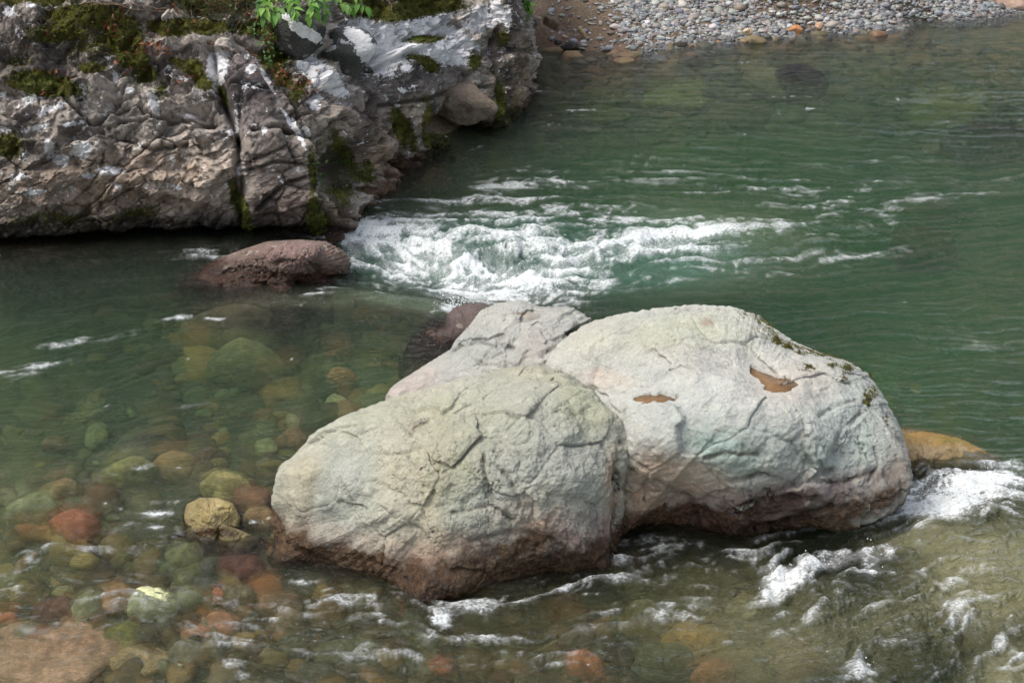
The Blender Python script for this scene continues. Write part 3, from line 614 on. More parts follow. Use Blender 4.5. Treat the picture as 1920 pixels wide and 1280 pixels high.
# block seeds: px, py, offset(m), tiltx, tilty
SEED = [(40,70,.05,0,0),(110,60,.0,0,0),(150,110,.08,.1,.1),(90,130,-.02,0,0),(40,150,.05,0,0),(180,40,.0,0,0),(240,60,.04,0,0),(230,110,.0,0,0),(290,90,.06,.1,0),(330,70,.12,0,0),(400,60,.05,0,0),
  (350,120,.1,0,0),(300,60,-.05,0,0),(430,40,-.1,0,0),(470,100,-.04,0,0),(470,160,.22,.15,.0),(470,220,.2,.1,0),(430,110,.1,0,0),(380,180,.08,.2,0),(340,160,-.02,0,0),(300,190,.08,0,0),(240,190,.02,0,0),
  (150,200,.1,0,0),(100,190,.02,0,0),(40,190,.0,0,0),(20,240,.05,0,0),(80,240,-.06,0,0),(140,240,.12,0,0),(190,210,.14,0,0),(240,240,.04,0,0),(290,230,.1,0,0),(340,240,.06,0,0),(400,260,.16,0,0),(420,220,.0,0,0),
  (60,290,.08,0,0),(120,290,.0,0,0),(130,270,.14,0,0),(180,290,.16,0,0),(240,280,.12,0,0),(300,280,.16,0,0),(360,300,.1,0,0),(410,300,.18,0,0),(60,340,.12,0,0),(130,340,.1,0,0),(200,340,.14,0,0),(280,330,.18,0,0),
  (350,340,.16,0,0),(420,350,.06,0,0),(20,300,.02,0,0),(30,390,.06,0,0),(110,390,.1,0,0),(190,390,.04,0,0),(270,380,.0,0,0),(340,390,-.02,0,0),(400,400,-.08,0,0),(60,430,-.05,0,0),(160,430,-.12,0,0),(270,425,-.14,0,0),
  (370,430,-.12,0,0),(440,420,-.1,0,0),(500,300,.3,.05,.0),(490,270,.32,0,0),(555,275,.28,.2,0),(545,330,.24,.2,0),(500,345,.26,0,0),(530,370,.3,.1,.1),(480,380,.22,0,0),(530,410,.1,0,0),(490,430,-.02,0,0),(560,430,-.05,0,0),
  (530,200,.14,.4,0),(550,240,.16,.4,0),(580,250,.08,0,0),(590,310,.0,0,0),(610,380,.12,.3,0),(630,420,.06,0,0),(600,350,.06,.2,0),(620,330,-.25,0,0),(650,300,-.3,0,0),(560,140,-.05,0,0),(590,150,.1,0,0),(620,190,.16,0,0),
  (640,160,.06,0,0),(660,200,.1,0,0),(640,230,.14,0,0),(690,240,.12,.2,0),(700,200,.06,0,0),(700,290,.22,.1,0),(660,260,.08,0,0),(715,320,.16,0,0),(740,260,.12,0,0),(770,230,.14,0,0),(775,280,.1,0,0),(750,300,-.02,0,0),(790,300,.02,0,0),
  (720,170,.16,0,.1),(780,180,.2,0,0),(760,140,.2,0,0),(810,110,.26,0,0),(850,110,.2,0,0),(800,60,.08,0,0),(740,60,.02,0,0),(700,40,-.02,0,0),(840,150,.1,0,0),(880,150,.14,0,0),(900,110,.14,0,0),(870,60,.12,0,0),(900,40,.1,0,0),
  (850,20,.05,0,0),(900,160,.2,0,0),(820,200,.06,0,0),(840,225,-.45,0,0),(880,238,-.3,0,0),(910,200,.2,0,0),(950,60,.1,.1,0),(950,130,.12,.1,0),(955,190,.14,.1,0),(930,90,-.04,0,0),(600,100,-.08,0,0),(690,110,.02,0,0),(560,60,-.2,0,0),(700,140,.04,0,0)]
rj = np.random.default_rng(44)
SEED = [(x+rj.normal(0, 7), y+rj.normal(0, 6), o_, a_, c_) for x, y, o_, a_, c_ in SEED]
SD = np.array(SEED, float)
# voronoi over the measured blocks, warped so that joints are not straight
wx_ = qpx + 16*fbm3(flat, 1.7, 3, 71).reshape(NS, NT) + 5*fbm3(flat, 8, 3, 72).reshape(NS, NT)
wy_ = qpy + 16*fbm3(flat, 1.7, 3, 73).reshape(NS, NT) + 5*fbm3(flat, 8, 3, 74).reshape(NS, NT)
f1 = np.full((NS, NT), 1e9); f2 = f1.copy(); off = np.zeros((NS, NT)); idx = np.zeros((NS, NT), int)
for k, (x, y, o_, tx, ty) in enumerate(SEED):
    d = np.hypot((wx_-x), (wy_-y)*1.15); m = d < f1
    f2 = np.where(m, f1, np.minimum(f2, d)); f1 = np.where(m, d, f1); idx = np.where(m, k, idx)
rs = np.random.default_rng(3); tilt = rs.normal(0, .0012, (len(SD), 2))
off = SD[idx, 2] + (wx_-SD[idx, 0])*(tilt[idx, 0]) + (wy_-SD[idx, 1])*(tilt[idx, 1]-.0006)
far = sst(90, 40, f1)
edge = f2-f1
off = off*far
off_s = gsm(gsm(off, 2.2, 0), 2.2, 1)
soft = sst(-.05, .45, fbm3(flat, 1.3, 3, 77).reshape(NS, NT))
rnd = (-.08*np.exp(-(edge/7.0)) - .05*np.exp(-(edge/2.5)))*soft
ca, sa = math.cos(R(24)), math.sin(R(24))
bedp = np.stack([flat[:, 0]*ca+flat[:, 2]*sa, flat[:, 1], -flat[:, 0]*sa+flat[:, 2]*ca], -1)   # bedding dips to the left
def rs_(*a): return [v_.reshape(NS, NT) for v_ in a]
f1v, f2v, idv, plv = rs_(*voro3(bedp*np.array([.7, .8, 1.5])+.16*fbm3(flat, 1.8, 4, 81, .6)[:, None], 3.0, 5, True))
g1v, g2v, gidv, gplv = rs_(*voro3(bedp*np.array([.75, .9, 1.5])+.06*fbm3(flat, 5, 4, 82, .6)[:, None], 8.0, 15, True))
k1v, k2v, kidv, kplv = rs_(*voro3(bedp*np.array([.8, 1, 1.3])+.03*fbm3(flat, 9, 3, 85, .6)[:, None], 20.0, 25, True))
smoothz = np.clip(blob(qpx, qpy, 470, 180, 70, 90)+blob(qpx, qpy, 510, 320, 70, 90)+blob(qpx, qpy, 780, 180, 100, 60)+.6*blob(qpx, qpy, 950, 120, 50, 200), 0, 1)
gap = sst(-.1, .35, fbm3(flat, 1.6, 3, 78).reshape(NS, NT))
disp = off_s + rnd*.7 + (1-.8*smoothz)*((idv-.5)*.10+plv*.22 - .05*gap*sst(.07, 0, f2v-f1v)) + (1-.75*smoothz)*((gidv-.5)*.045+gplv*.14 - .03*gap*sst(.08, 0, g2v-g1v)) + (1-.6*smoothz)*((kidv-.5)*.012+kplv*.05)
disp += .10*fbm3(flat, 1.1, 4, 83).reshape(NS, NT) + .06*fbm3(flat, 6, 6, 84, .68).reshape(NS, NT)*(1-.6*smoothz)
CAV = [(640,320,26,44,20,.35),(850,228,30,24,0,.35),(885,243,40,10,0,.25),(240,452,330,14,-2,.35),(470,448,90,14,0,.2),(560,95,60,10,5,.25),(610,190,20,12,40,.1),(800,215,10,40,0,.15),(670,340,20,30,0,.15),(745,320,16,24,0,.15),
       (300,160,40,12,40,.12),(150,255,50,9,-20,.16),(200,75,60,20,20,.06),(660,135,60,8,-5,.1),(445,300,4,90,3,.16),(380,215,16,40,-30,.12),(255,150,10,10,0,.08)]
for (x, y, rx, ry, a_, dep) in CAV: disp -= dep*np.clip(blob(wx_*.6+qpx*.4, wy_*.6+qpy*.4, x, y, rx, ry, a_)*1.3, 0, 1)
JOINT = [([(446,255),(452,330),(447,420)],4,.12),([(398,90),(408,160),(440,230),(446,262)],6,.12),([(520,120),(500,90),(440,60)],7,.1),([(420,172),(460,170),(508,178)],2.5,.04),([(500,110),(520,170),(560,240),(580,300),(600,380),(640,440)],4,.1),
         ([(225,225),(330,222),(400,228)],4,.09),([(120,180),(170,235),(240,200)],4,.08),([(235,262),(290,278),(350,272)],4,.07),([(470,250),(520,245),(575,262)],4,.09),([(700,180),(680,200),(640,230)],4,.08),([(930,60),(925,120),(922,180),(915,230)],5,.1),
         ([(700,130),(760,110),(800,80),(860,50)],4,.08),([(705,200),(770,190),(840,170),(905,165)],4,.07),([(450,320),(500,300),(560,305),(575,330)],3,.05),([(475,390),(520,345),(560,330)],4,.06),([(590,270),(600,330),(650,420)],4,.08),([(745,205),(735,240),(720,300)],4,.07),([(795,200),(808,245),(795,300)],5,.12)]
jm = np.zeros((NS, NT))
for pl, w, dep in JOINT:
    g = np.exp(-(pdist(wx_*.35+qpx*.65, wy_*.35+qpy*.65, pl)/w)**2); disp -= 1.5*dep*g; jm = np.maximum(jm, g)
disp *= sst(0, .05, t)[None, :]
flt = np.clip((t[None, :]-.84)/.1, 0, 1); disp = disp*(1-.5*flt)
Vr = Vb + Nb*disp[..., None]
Vr[..., 2] = Vr[..., 2]
FV = Vr.reshape(-1, 3); Nr = vnormals(FV, Fg).reshape(NS, NT, 3)
if Nr[200, 200, 1] > 0: Nr = -Nr
rpx, rpy = proj(Vr); ux = rpx+10*fbm3(FV, 3, 4, 91).reshape(NS, NT); uy = rpy+10*fbm3(FV, 3, 4, 92).reshape(NS, NT)
Cb = np.ones((NS, NT, 3))*lin((186, 176, 166)); vv = SD[idx, 0]*0+rs.random(len(SD))[idx]
Cb *= (0.86+.3*vv)[..., None]; Cb *= (1+.25*fbm3(FV, 2.2, 4, 93).reshape(NS, NT))[..., None]
Cb *= (1+.18*(gidv-.5)+.18*(idv-.5))[..., None]
cr = (sst(.06, 0, f2v-f1v)*.5*gap+sst(2.5, 0, edge)*.5*soft+jm*.6+sst(.07, 0, g2v-g1v)*.25*gap).clip(0, 1)
paint(Cb, ux, uy, [(470,150,60,60,0,(116,104,108),.9),(470,210,50,40,0,(112,104,106),.8),(320,120,60,40,20,(104,96,96),.7),(200,240,70,30,0,(126,122,116),.6),(260,320,160,40,0,(190,168,148),.7),(120,360,120,40,0,(182,160,140),.7),
  (230,380,160,20,0,(150,128,108),.6),(510,290,60,40,0,(124,112,104),.7),(530,380,60,40,0,(116,98,88),.8),(630,420,26,40,20,(120,92,66),.8),(700,260,40,60,10,(166,146,126),.8),(720,300,26,26,0,(176,154,130),.8),(660,230,40,40,0,(150,136,124),.7),
  (770,170,80,40,0,(118,110,110),.8),(820,140,50,30,0,(124,116,114),.6),(890,200,60,30,0,(170,152,132),.9),(780,220,30,40,0,(150,138,118),.6),(960,200,30,60,0,(128,112,84),.9),(950,80,40,110,0,(110,98,88),.7),(980,150,12,60,0,(168,146,122),.8),
  (60,90,130,70,0,(90,82,80),.7),(60,300,90,90,0,(112,100,90),.5),(240,430,360,26,0,(52,42,30),.95),(440,440,120,26,0,(48,42,38),.95),(640,330,30,40,0,(66,58,36),.8),(840,240,40,30,0,(50,46,34),.8),(700,110,80,40,0,(96,98,98),.8),(560,220,30,70,35,(106,96,88),.6),  # darkest patches paint shade into the undercut, recess and hollow
  (620,300,24,60,-20,(80,78,40),.6)])
crust = sst(.08, .26, fbm3(FV*np.array([1, 1, 1.6]), 2.6, 6, 101, .66).reshape(NS, NT)+.10*sst(260, 120, rpy)-.06*sst(250, 330, rpy))[..., None]*.72; Cb = Cb*(1-crust)+lin((62, 55, 52))*crust
Cb = Cb*(1-cr[..., None]*.7)+lin((46, 38, 30))*(cr[..., None]*.7)
LI = [(408,120,16,20,0,1),(402,150,14,20,10,1),(470,130,7,7,0,1),(150,280,20,12,-20,.8),(115,300,14,10,0,.9),(205,320,22,8,0,.9),(158,285,8,14,20,.9),(95,275,10,16,0,.8),(150,170,16,10,-40,.8),(290,195,8,22,-10,.9),(217,148,4,9,0,1),(165,330,14,6,0,.7),
  (245,170,10,6,0,.7),(60,185,40,12,-25,.6),(90,205,40,10,-20,.6),(60,240,50,12,-15,.5),(600,140,44,18,38,1),(575,115,16,14,0,.9),(630,165,26,10,35,.9),(590,190,12,14,40,.8),(700,90,30,60,-35,.8),(680,60,40,24,10,.8),(740,90,30,40,-40,.75),(810,100,56,18,5,1.1),
  (790,45,50,24,-15,.85),(830,60,50,16,10,.75),(850,75,50,12,15,.8),(900,30,40,30,0,.6),(930,20,16,30,0,.7),(890,50,30,20,0,.6),(720,60,20,26,30,.8),(760,130,12,8,0,.8),(755,170,10,6,0,.6),(450,320,4,12,0,.9),(445,240,5,30,0,.6),(500,150,4,30,-30,.8),
  (560,250,5,30,-25,.8),(575,245,5,16,-25,.8),(540,225,4,26,-30,.7),(495,245,6,10,0,.7),(360,220,20,6,0,.6),(20,20,14,10,0,.7),(60,10,16,8,0,.6),(945,80,16,70,0,.45),(965,110,8,60,0,.4),(35,330,20,10,0,.6),(60,360,26,9,0,.6),(290,350,26,10,0,.5),(330,350,20,8,0,.5),
  (770,270,10,20,0,.4),(700,245,20,10,0,.3),(780,40,50,14,-20,.8),(190,215,14,6,0,.5),(130,235,20,6,-15,.6),(260,270,8,12,0,.5),(430,250,12,8,0,.6),(950,30,10,30,0,.6),(860,110,40,10,20,.7),(650,60,30,14,0,.7)]
MO = [(60,150,50,20,0,.9),(100,165,60,18,0,.9),(110,60,70,22,0,.7),(160,30,80,22,0,.9),(230,70,40,30,50,1.1),(245,105,26,24,30,1.1),(200,40,60,20,10,1),(340,50,44,14,-10,1.1),(390,50,40,14,0,1.1),(300,50,30,14,0,.8),(360,125,20,12,0,1.1),(330,118,18,10,20,.9),
  (170,125,26,10,0,.9),(380,150,16,26,-40,.8),(420,180,10,30,-25,.7),(300,170,26,30,0,.5),(270,140,30,20,0,.7),(510,110,30,30,30,.8),(530,150,26,16,30,.8),(470,50,40,20,0,.7),(560,170,16,30,40,.7),(740,20,80,16,0,1.1),(800,10,60,16,0,1.1),(690,10,60,16,0,.8),(780,110,30,8,0,.7),
  (800,118,24,12,20,.9),(800,75,40,6,-5,.8),(890,115,14,16,0,.8),(945,70,12,18,0,.8),(20,270,30,30,0,.7),(260,400,60,16,0,.5),(100,410,140,16,0,.5),(440,370,14,40,-10,.8),(455,400,12,40,-20,.8),(590,400,14,30,0,.9),(600,420,20,26,0,.9),(585,330,8,60,0,.7),
  (650,290,16,60,-30,.7),(750,240,14,40,-15,.9),(770,260,10,40,-10,.7),(800,240,10,50,0,.9),(815,260,16,40,0,.8),(680,330,30,16,0,.7),(690,310,16,20,0,.6),(830,270,30,20,0,.6),(935,200,12,50,0,.8),(960,220,26,30,0,.6),(860,190,14,10,0,.5),(620,120,10,8,0,.4),(520,60,60,26,0,.6),
  (640,360,30,30,0,.5),(180,85,90,40,0,.5),(40,110,50,20,0,.5)]
lm = np.zeros((NS, NT)); mo = np.zeros((NS, NT))
for (x, y, rx, ry, a_, st) in LI: lm = np.maximum(lm, blob(ux*.5+rpx*.5, uy*.5+rpy*.5, x, y, rx*1.4, ry*1.4, a_)*st*1.1)
for (x, y, rx, ry, a_, st) in MO: mo = np.maximum(mo, blob(ux, uy, x, y, rx*1.2, ry*1.2, a_)*st*1.1)
mo = np.maximum(mo, sst(.78, .86, t)[None, :]*.8*(1-.8*pil[:, None])*sst(700, 500, rpx))
spk = sst(.52, .62, fbm3(FV, 7, 4, 95, .6).reshape(NS, NT)*.5+.5)
lm = np.maximum(lm, spk*.44*sst(0, .3, 1-mo)*sst(430, 380, rpy)); lm *= sst(445, 400, rpy)
hz = Vr[..., 2]-bz[:, None]
wetb = sst(.22, .04, hz+.1*fbm3(FV, 2.5, 3, 96).reshape(NS, NT))
M_b = M_bank
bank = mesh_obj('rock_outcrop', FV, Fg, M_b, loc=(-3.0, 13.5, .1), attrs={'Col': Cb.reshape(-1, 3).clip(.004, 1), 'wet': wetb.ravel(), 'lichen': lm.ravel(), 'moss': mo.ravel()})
tag(bank, 'tall cracked rock outcrop with white lichen and moss rising at the upper left', 'rock face')
print('bank', round(time.time()-T0, 1))

# boulders sitting in the outcrop
def angular(S, seed, k=15, p=16.0, jit=.22):
    r = np.random.default_rng(seed); g = r.normal(size=(k, 3)); g /= np.linalg.norm(g, axis=1, keepdims=True)
    for _ in range(30):
        d = g[:, None]-g[None]; g = g+(d/((d**2).sum(-1, keepdims=True)+.05)).sum(1)*.02; g /= np.linalg.norm(g, axis=1, keepdims=True)
    dd_ = 1+r.uniform(-jit, jit, k); return (np.maximum(S@g.T/dd_, 0)**p).sum(1)**(-1/p)
def nestle(label, cx, cy, rx, ry, Yd, rgb, seed, lich=(), mossl=(), n=90, depth=.5, tilt=0, name='boulder', cracks=(), wz=-9, flatten=None, grp=None):
    """roundish boulder with a measured outline, at distance Yd"""
    c0 = PY(cx, cy, Yd); sc_ = np.linalg.norm(c0-[0, 0, CAM_H])/FPX; S, F = csphere(n)
    a = R(tilt); ex, ez = rx*sc_, ry*sc_; D = S.copy()
    sup = angular(D, seed)
    V = D*sup[:, None]*np.array([ex, (ex+ez)*.5*depth*2, ez])
    V[:, 0], V[:, 2] = V[:, 0]*math.cos(a)+V[:, 2]*math.sin(a), -V[:, 0]*math.sin(a)+V[:, 2]*math.cos(a)
    V = V+c0; s0 = (ex+ez)/2
    g1, g2, gi = voro3(V+.1*s0*fbm3(V, 3/s0, 2, seed)[:, None], .8/s0, seed)
    V = V+D*(s0*(.16*fbm3(V, 1.2/s0, 6, seed+1, .62)+.08*(gi-.5)*sst(0, .3, g2-g1)))[:, None]
    px, py = proj(V); px = px+5*fbm3(V, 5, 3, seed+2); py = py+5*fbm3(V, 5, 3, seed+3)
    C = np.ones((len(V), 3))*lin(rgb)*(1+.3*fbm3(V, 1.5/s0, 4, seed+4))[:, None]
    ll = np.zeros(len(V)); mm = np.zeros(len(V))
    for (x, y, r1, r2, an, st) in lich: ll = np.maximum(ll, blob(px, py, x, y, r1, r2, an)*st)
    for (x, y, r1, r2, an, st) in mossl: mm = np.maximum(mm, blob(px, py, x, y, r1, r2, an)*st)
    w = sst(wz+.03, wz-.03, V[:, 2])
    ob = mesh_obj(name, V, F, M_bank if n > 60 else M_stone, loc=(c0[0], c0[1], V[:, 2].min()), attrs={'Col': C.clip(.004, 1), 'wet': w, 'lichen': ll, 'moss': mm})
    return tag(ob, label, 'boulder' if name == 'boulder' else 'rock', grp)
# ------------------------------------------------------------------ pebbles, cobbles and named stones
TPL = {}
def pebbles(name, label, cat, pos, size, cols, seed, lvl=5, flat_=.6, mat=None, kind='stuff'):
    """many stones in one mesh; pos (n,3), size (n,)"""
    S, F = csphere(lvl); r_ = np.random.default_rng(seed); k = len(pos); nv = len(S)
    V = np.empty((k, nv, 3)); 
    ang = r_.random(k)*6.283; el = r_.uniform(.65, 1.35, (k, 3))*[1.15, .9, flat_]
    bank_ = [S*(1+.42*fbm3(S+j*7.1, 1.3, 4, seed+j, .6))[:, None] for j in range(12)]
    for j in range(k):
        q = bank_[j % 12]*el[j]*size[j]; t_ = r_.normal(0, .25)
        q = np.stack([q[:, 0]*math.cos(t_)+q[:, 2]*math.sin(t_), q[:, 1], -q[:, 0]*math.sin(t_)+q[:, 2]*math.cos(t_)], -1)
        c_, s_ = math.cos(ang[j]), math.sin(ang[j])
        V[j, :, 0] = q[:, 0]*c_-q[:, 1]*s_+pos[j, 0]; V[j, :, 1] = q[:, 0]*s_+q[:, 1]*c_+pos[j, 1]; V[j, :, 2] = q[:, 2]+pos[j, 2]
    FF = (F[None]+np.arange(k)[:, None, None]*nv).reshape(-1, 4)
    C = np.repeat(cols, nv, 0)
    ob = mesh_obj(name, V.reshape(-1, 3), FF, mat or M_pebble, attrs={'Col': C.clip(.003, 1)})
    return tag(ob, label, cat, kind=kind)
def pick(pal, k, r_, var=.18):
    c_ = np.array([lin(q) for q in pal])[r_.integers(0, len(pal), k)]
    return c_*(1+var*r_.normal(size=(k, 1)))*(1+.05*r_.normal(size=(k, 3)))
# gravel bar beyond the pool
r_ = np.random.default_rng(4); n0 = 120000
gx_, gy_ = r_.uniform(.6, 12, n0), r_.uniform(20.3, 27.5, n0); gz_ = bed_z(gx_, gy_); gpx, gpy = proj(np.stack([gx_, gy_, gz_], -1))
mudm = sst(1230, 1120, gpx-(gpy-40)*.6); track = np.exp(-(pdist(gpx, gpy, [(1130, 118), (1230, 78), (1330, 45), (1420, 22), (1560, 0)])/7)**2)
dens = np.where(gz_ > -.10, 1, 0)*(1-.93*mudm)*(1-.8*track)
keep = (r_.random(n0) < dens*.85) & (gpx > 990) & (gpx < 2050) & (gpy < 125)
gp = np.stack([gx_, gy_, gz_], -1)[keep]; k = len(gp); sz = np.exp(r_.normal(math.log(.024), .42, k)).clip(.011, .085)
gp[:, 2] += sz*.25
cols = .86*pick([(150, 150, 150), (132, 138, 146), (170, 166, 158), (120, 124, 128), (156, 146, 132), (168, 152, 140), (186, 184, 180), (136, 130, 120), (146, 124, 108), (146, 148, 140), (112, 116, 122), (142, 148, 156), (128, 132, 134), (160, 160, 158), (150, 154, 158)], k, r_)
wetg = .8*sst(.04, .0, gp[:, 2]-sz*.3)[:, None]; cols *= 1-.6*wetg
cols = cols*.65+cols.mean(1, keepdims=True)*.35
pebbles('gravel', 'grey and tan river pebbles covering the far gravel bar', 'gravel', gp, sz, cols, 5, lvl=4)
# cobbles strewn over the shallow bed
n0 = 12000; cx_, cy_ = r_.uniform(-4.2, 3.8, n0), r_.uniform(5.6, 12.8, n0); cz_ = bed_z(cx_, cy_); wl_ = water_level(cx_, cy_)
keep = (cz_ < wl_-.06) & (r_.random(n0) < np.clip(1.15-.3*(wl_-cz_)/.3, .25, 1)*.62*sst(-.5, .3, fbm2(cx_*1.3, cy_*1.1, 3, 31)))
cp_ = np.stack([cx_, cy_, cz_], -1)[keep]; k = len(cp_); sz = np.exp(r_.normal(math.log(.048), .62, k)).clip(.014, .24); dpt = (wl_[keep]-cp_[:, 2])
sz = np.minimum(sz, dpt*.55+.015); cp_[:, 2] += sz*.12
PALC = [(84, 80, 58), (96, 86, 60), (74, 74, 60), (100, 88, 60), (84, 72, 52), (80, 86, 66), (108, 92, 64), (62, 60, 50), (108, 80, 54), (90, 94, 78), (96, 94, 80), (76, 60, 44), (68, 70, 62), (118, 104, 74)]
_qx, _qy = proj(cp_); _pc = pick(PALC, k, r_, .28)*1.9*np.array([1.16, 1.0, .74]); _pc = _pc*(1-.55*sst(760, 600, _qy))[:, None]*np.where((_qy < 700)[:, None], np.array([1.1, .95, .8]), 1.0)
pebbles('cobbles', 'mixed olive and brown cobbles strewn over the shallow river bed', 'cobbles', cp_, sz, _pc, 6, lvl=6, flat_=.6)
n0 = 2600; fx_, fy_ = r_.uniform(.4, 9, n0), r_.uniform(16, 22.5, n0); fz_ = bed_z(fx_, fy_); keep = (fz_ < -.02) & (fz_ > -.6)
fp = np.stack([fx_, fy_, fz_], -1)[keep]; k = len(fp); sz = np.exp(r_.normal(math.log(.08), .4, k)).clip(.03, .2)
pebbles('cobbles', 'brown cobbles under the shallow water off the gravel bar', 'cobbles', fp, sz, pick([(96, 84, 62), (110, 92, 66), (84, 80, 60), (126, 100, 70), (76, 72, 60)], k, r_), 7, lvl=5)

def stone(label, px, py, w, h, rgb, top=-.04, seed=1, name='stone', cat='stone', n=36, ang=0, rgb2=None, wet=0, grp='single stones in the shallow water'):
    c0 = P(px, py, 0); wz = float(water_level(c0[0:1], c0[1:2])[0]); c0 = P(px, py, wz+top-.03)
    dist_ = np.linalg.norm(c0-[0, 0, CAM_H]); sc_ = dist_/FPX; ex = w*.5*sc_; si = (CAM_H-c0[2])/dist_
    bz_ = float(bed_z(c0[0], c0[1])[0]); ztop = wz+top; ht_ = max(.05, min((ztop-bz_)*.75, ex*.7)); ey = max(.3*ex, (h*.5*sc_)/si*.9)
    if top > .0: ht_ = (ztop-bz_)*.6
    if top < -.02:
        for _ in range(5):                      # rest on the bed, on the same line of sight
            zt_ = min(wz+top, bz_+1.7*ht_); c0 = P(px, py, zt_-.03); bz_ = float(bed_z(c0[0], c0[1])[0])
        ztop = zt_
    S, F = csphere(n); sup = angular(S, seed, 16, 7.0, .18)
    V = S*sup[:, None]*[ex, ey, ht_]; a = R(ang); V = np.stack([V[:, 0]*math.cos(a)-V[:, 1]*math.sin(a), V[:, 0]*math.sin(a)+V[:, 1]*math.cos(a), V[:, 2]], -1)
    V += [c0[0], c0[1], ztop-ht_]; s0 = ex
    g1, g2, gi = voro3(V, .9/s0, seed); V += S*(s0*(.20*fbm3(V, 1.1/s0, 5, seed, .5)+.10*(gi-.5)*sst(0, .3, g2-g1)))[:, None]
    nz = fbm3(V, 2/s0, 4, seed+3)
    rgb = lin(rgb); rgb = rgb*.78+rgb.mean()*.22
    C = np.ones((len(V), 3))*rgb*(1+.25*nz)[:, None]*(.8+.5*sst(-.3, .5, fbm3(V, 30, 3, seed+6, .6)))[:, None]
    if rgb2: k_ = sst(-.1, .3, fbm3(V, 1.4/s0, 3, seed+8))[:, None]; C = C*(1-k_)+lin(rgb2)*k_
    z0 = np.zeros(len(V))
    ob = mesh_obj(name, V, F, M_stone, loc=(c0[0], c0[1], V[:, 2].min()), attrs={'Col': C.clip(.004, 1), 'wet': z0+wet, 'lichen': z0, 'moss': z0})
    return tag(ob, label, cat, grp)
ORG, OCH, GRN, TN, RED, SLT = (150, 96, 62), (150, 116, 66), (116, 128, 98), (150, 128, 98), (118, 78, 60), (70, 76, 76)
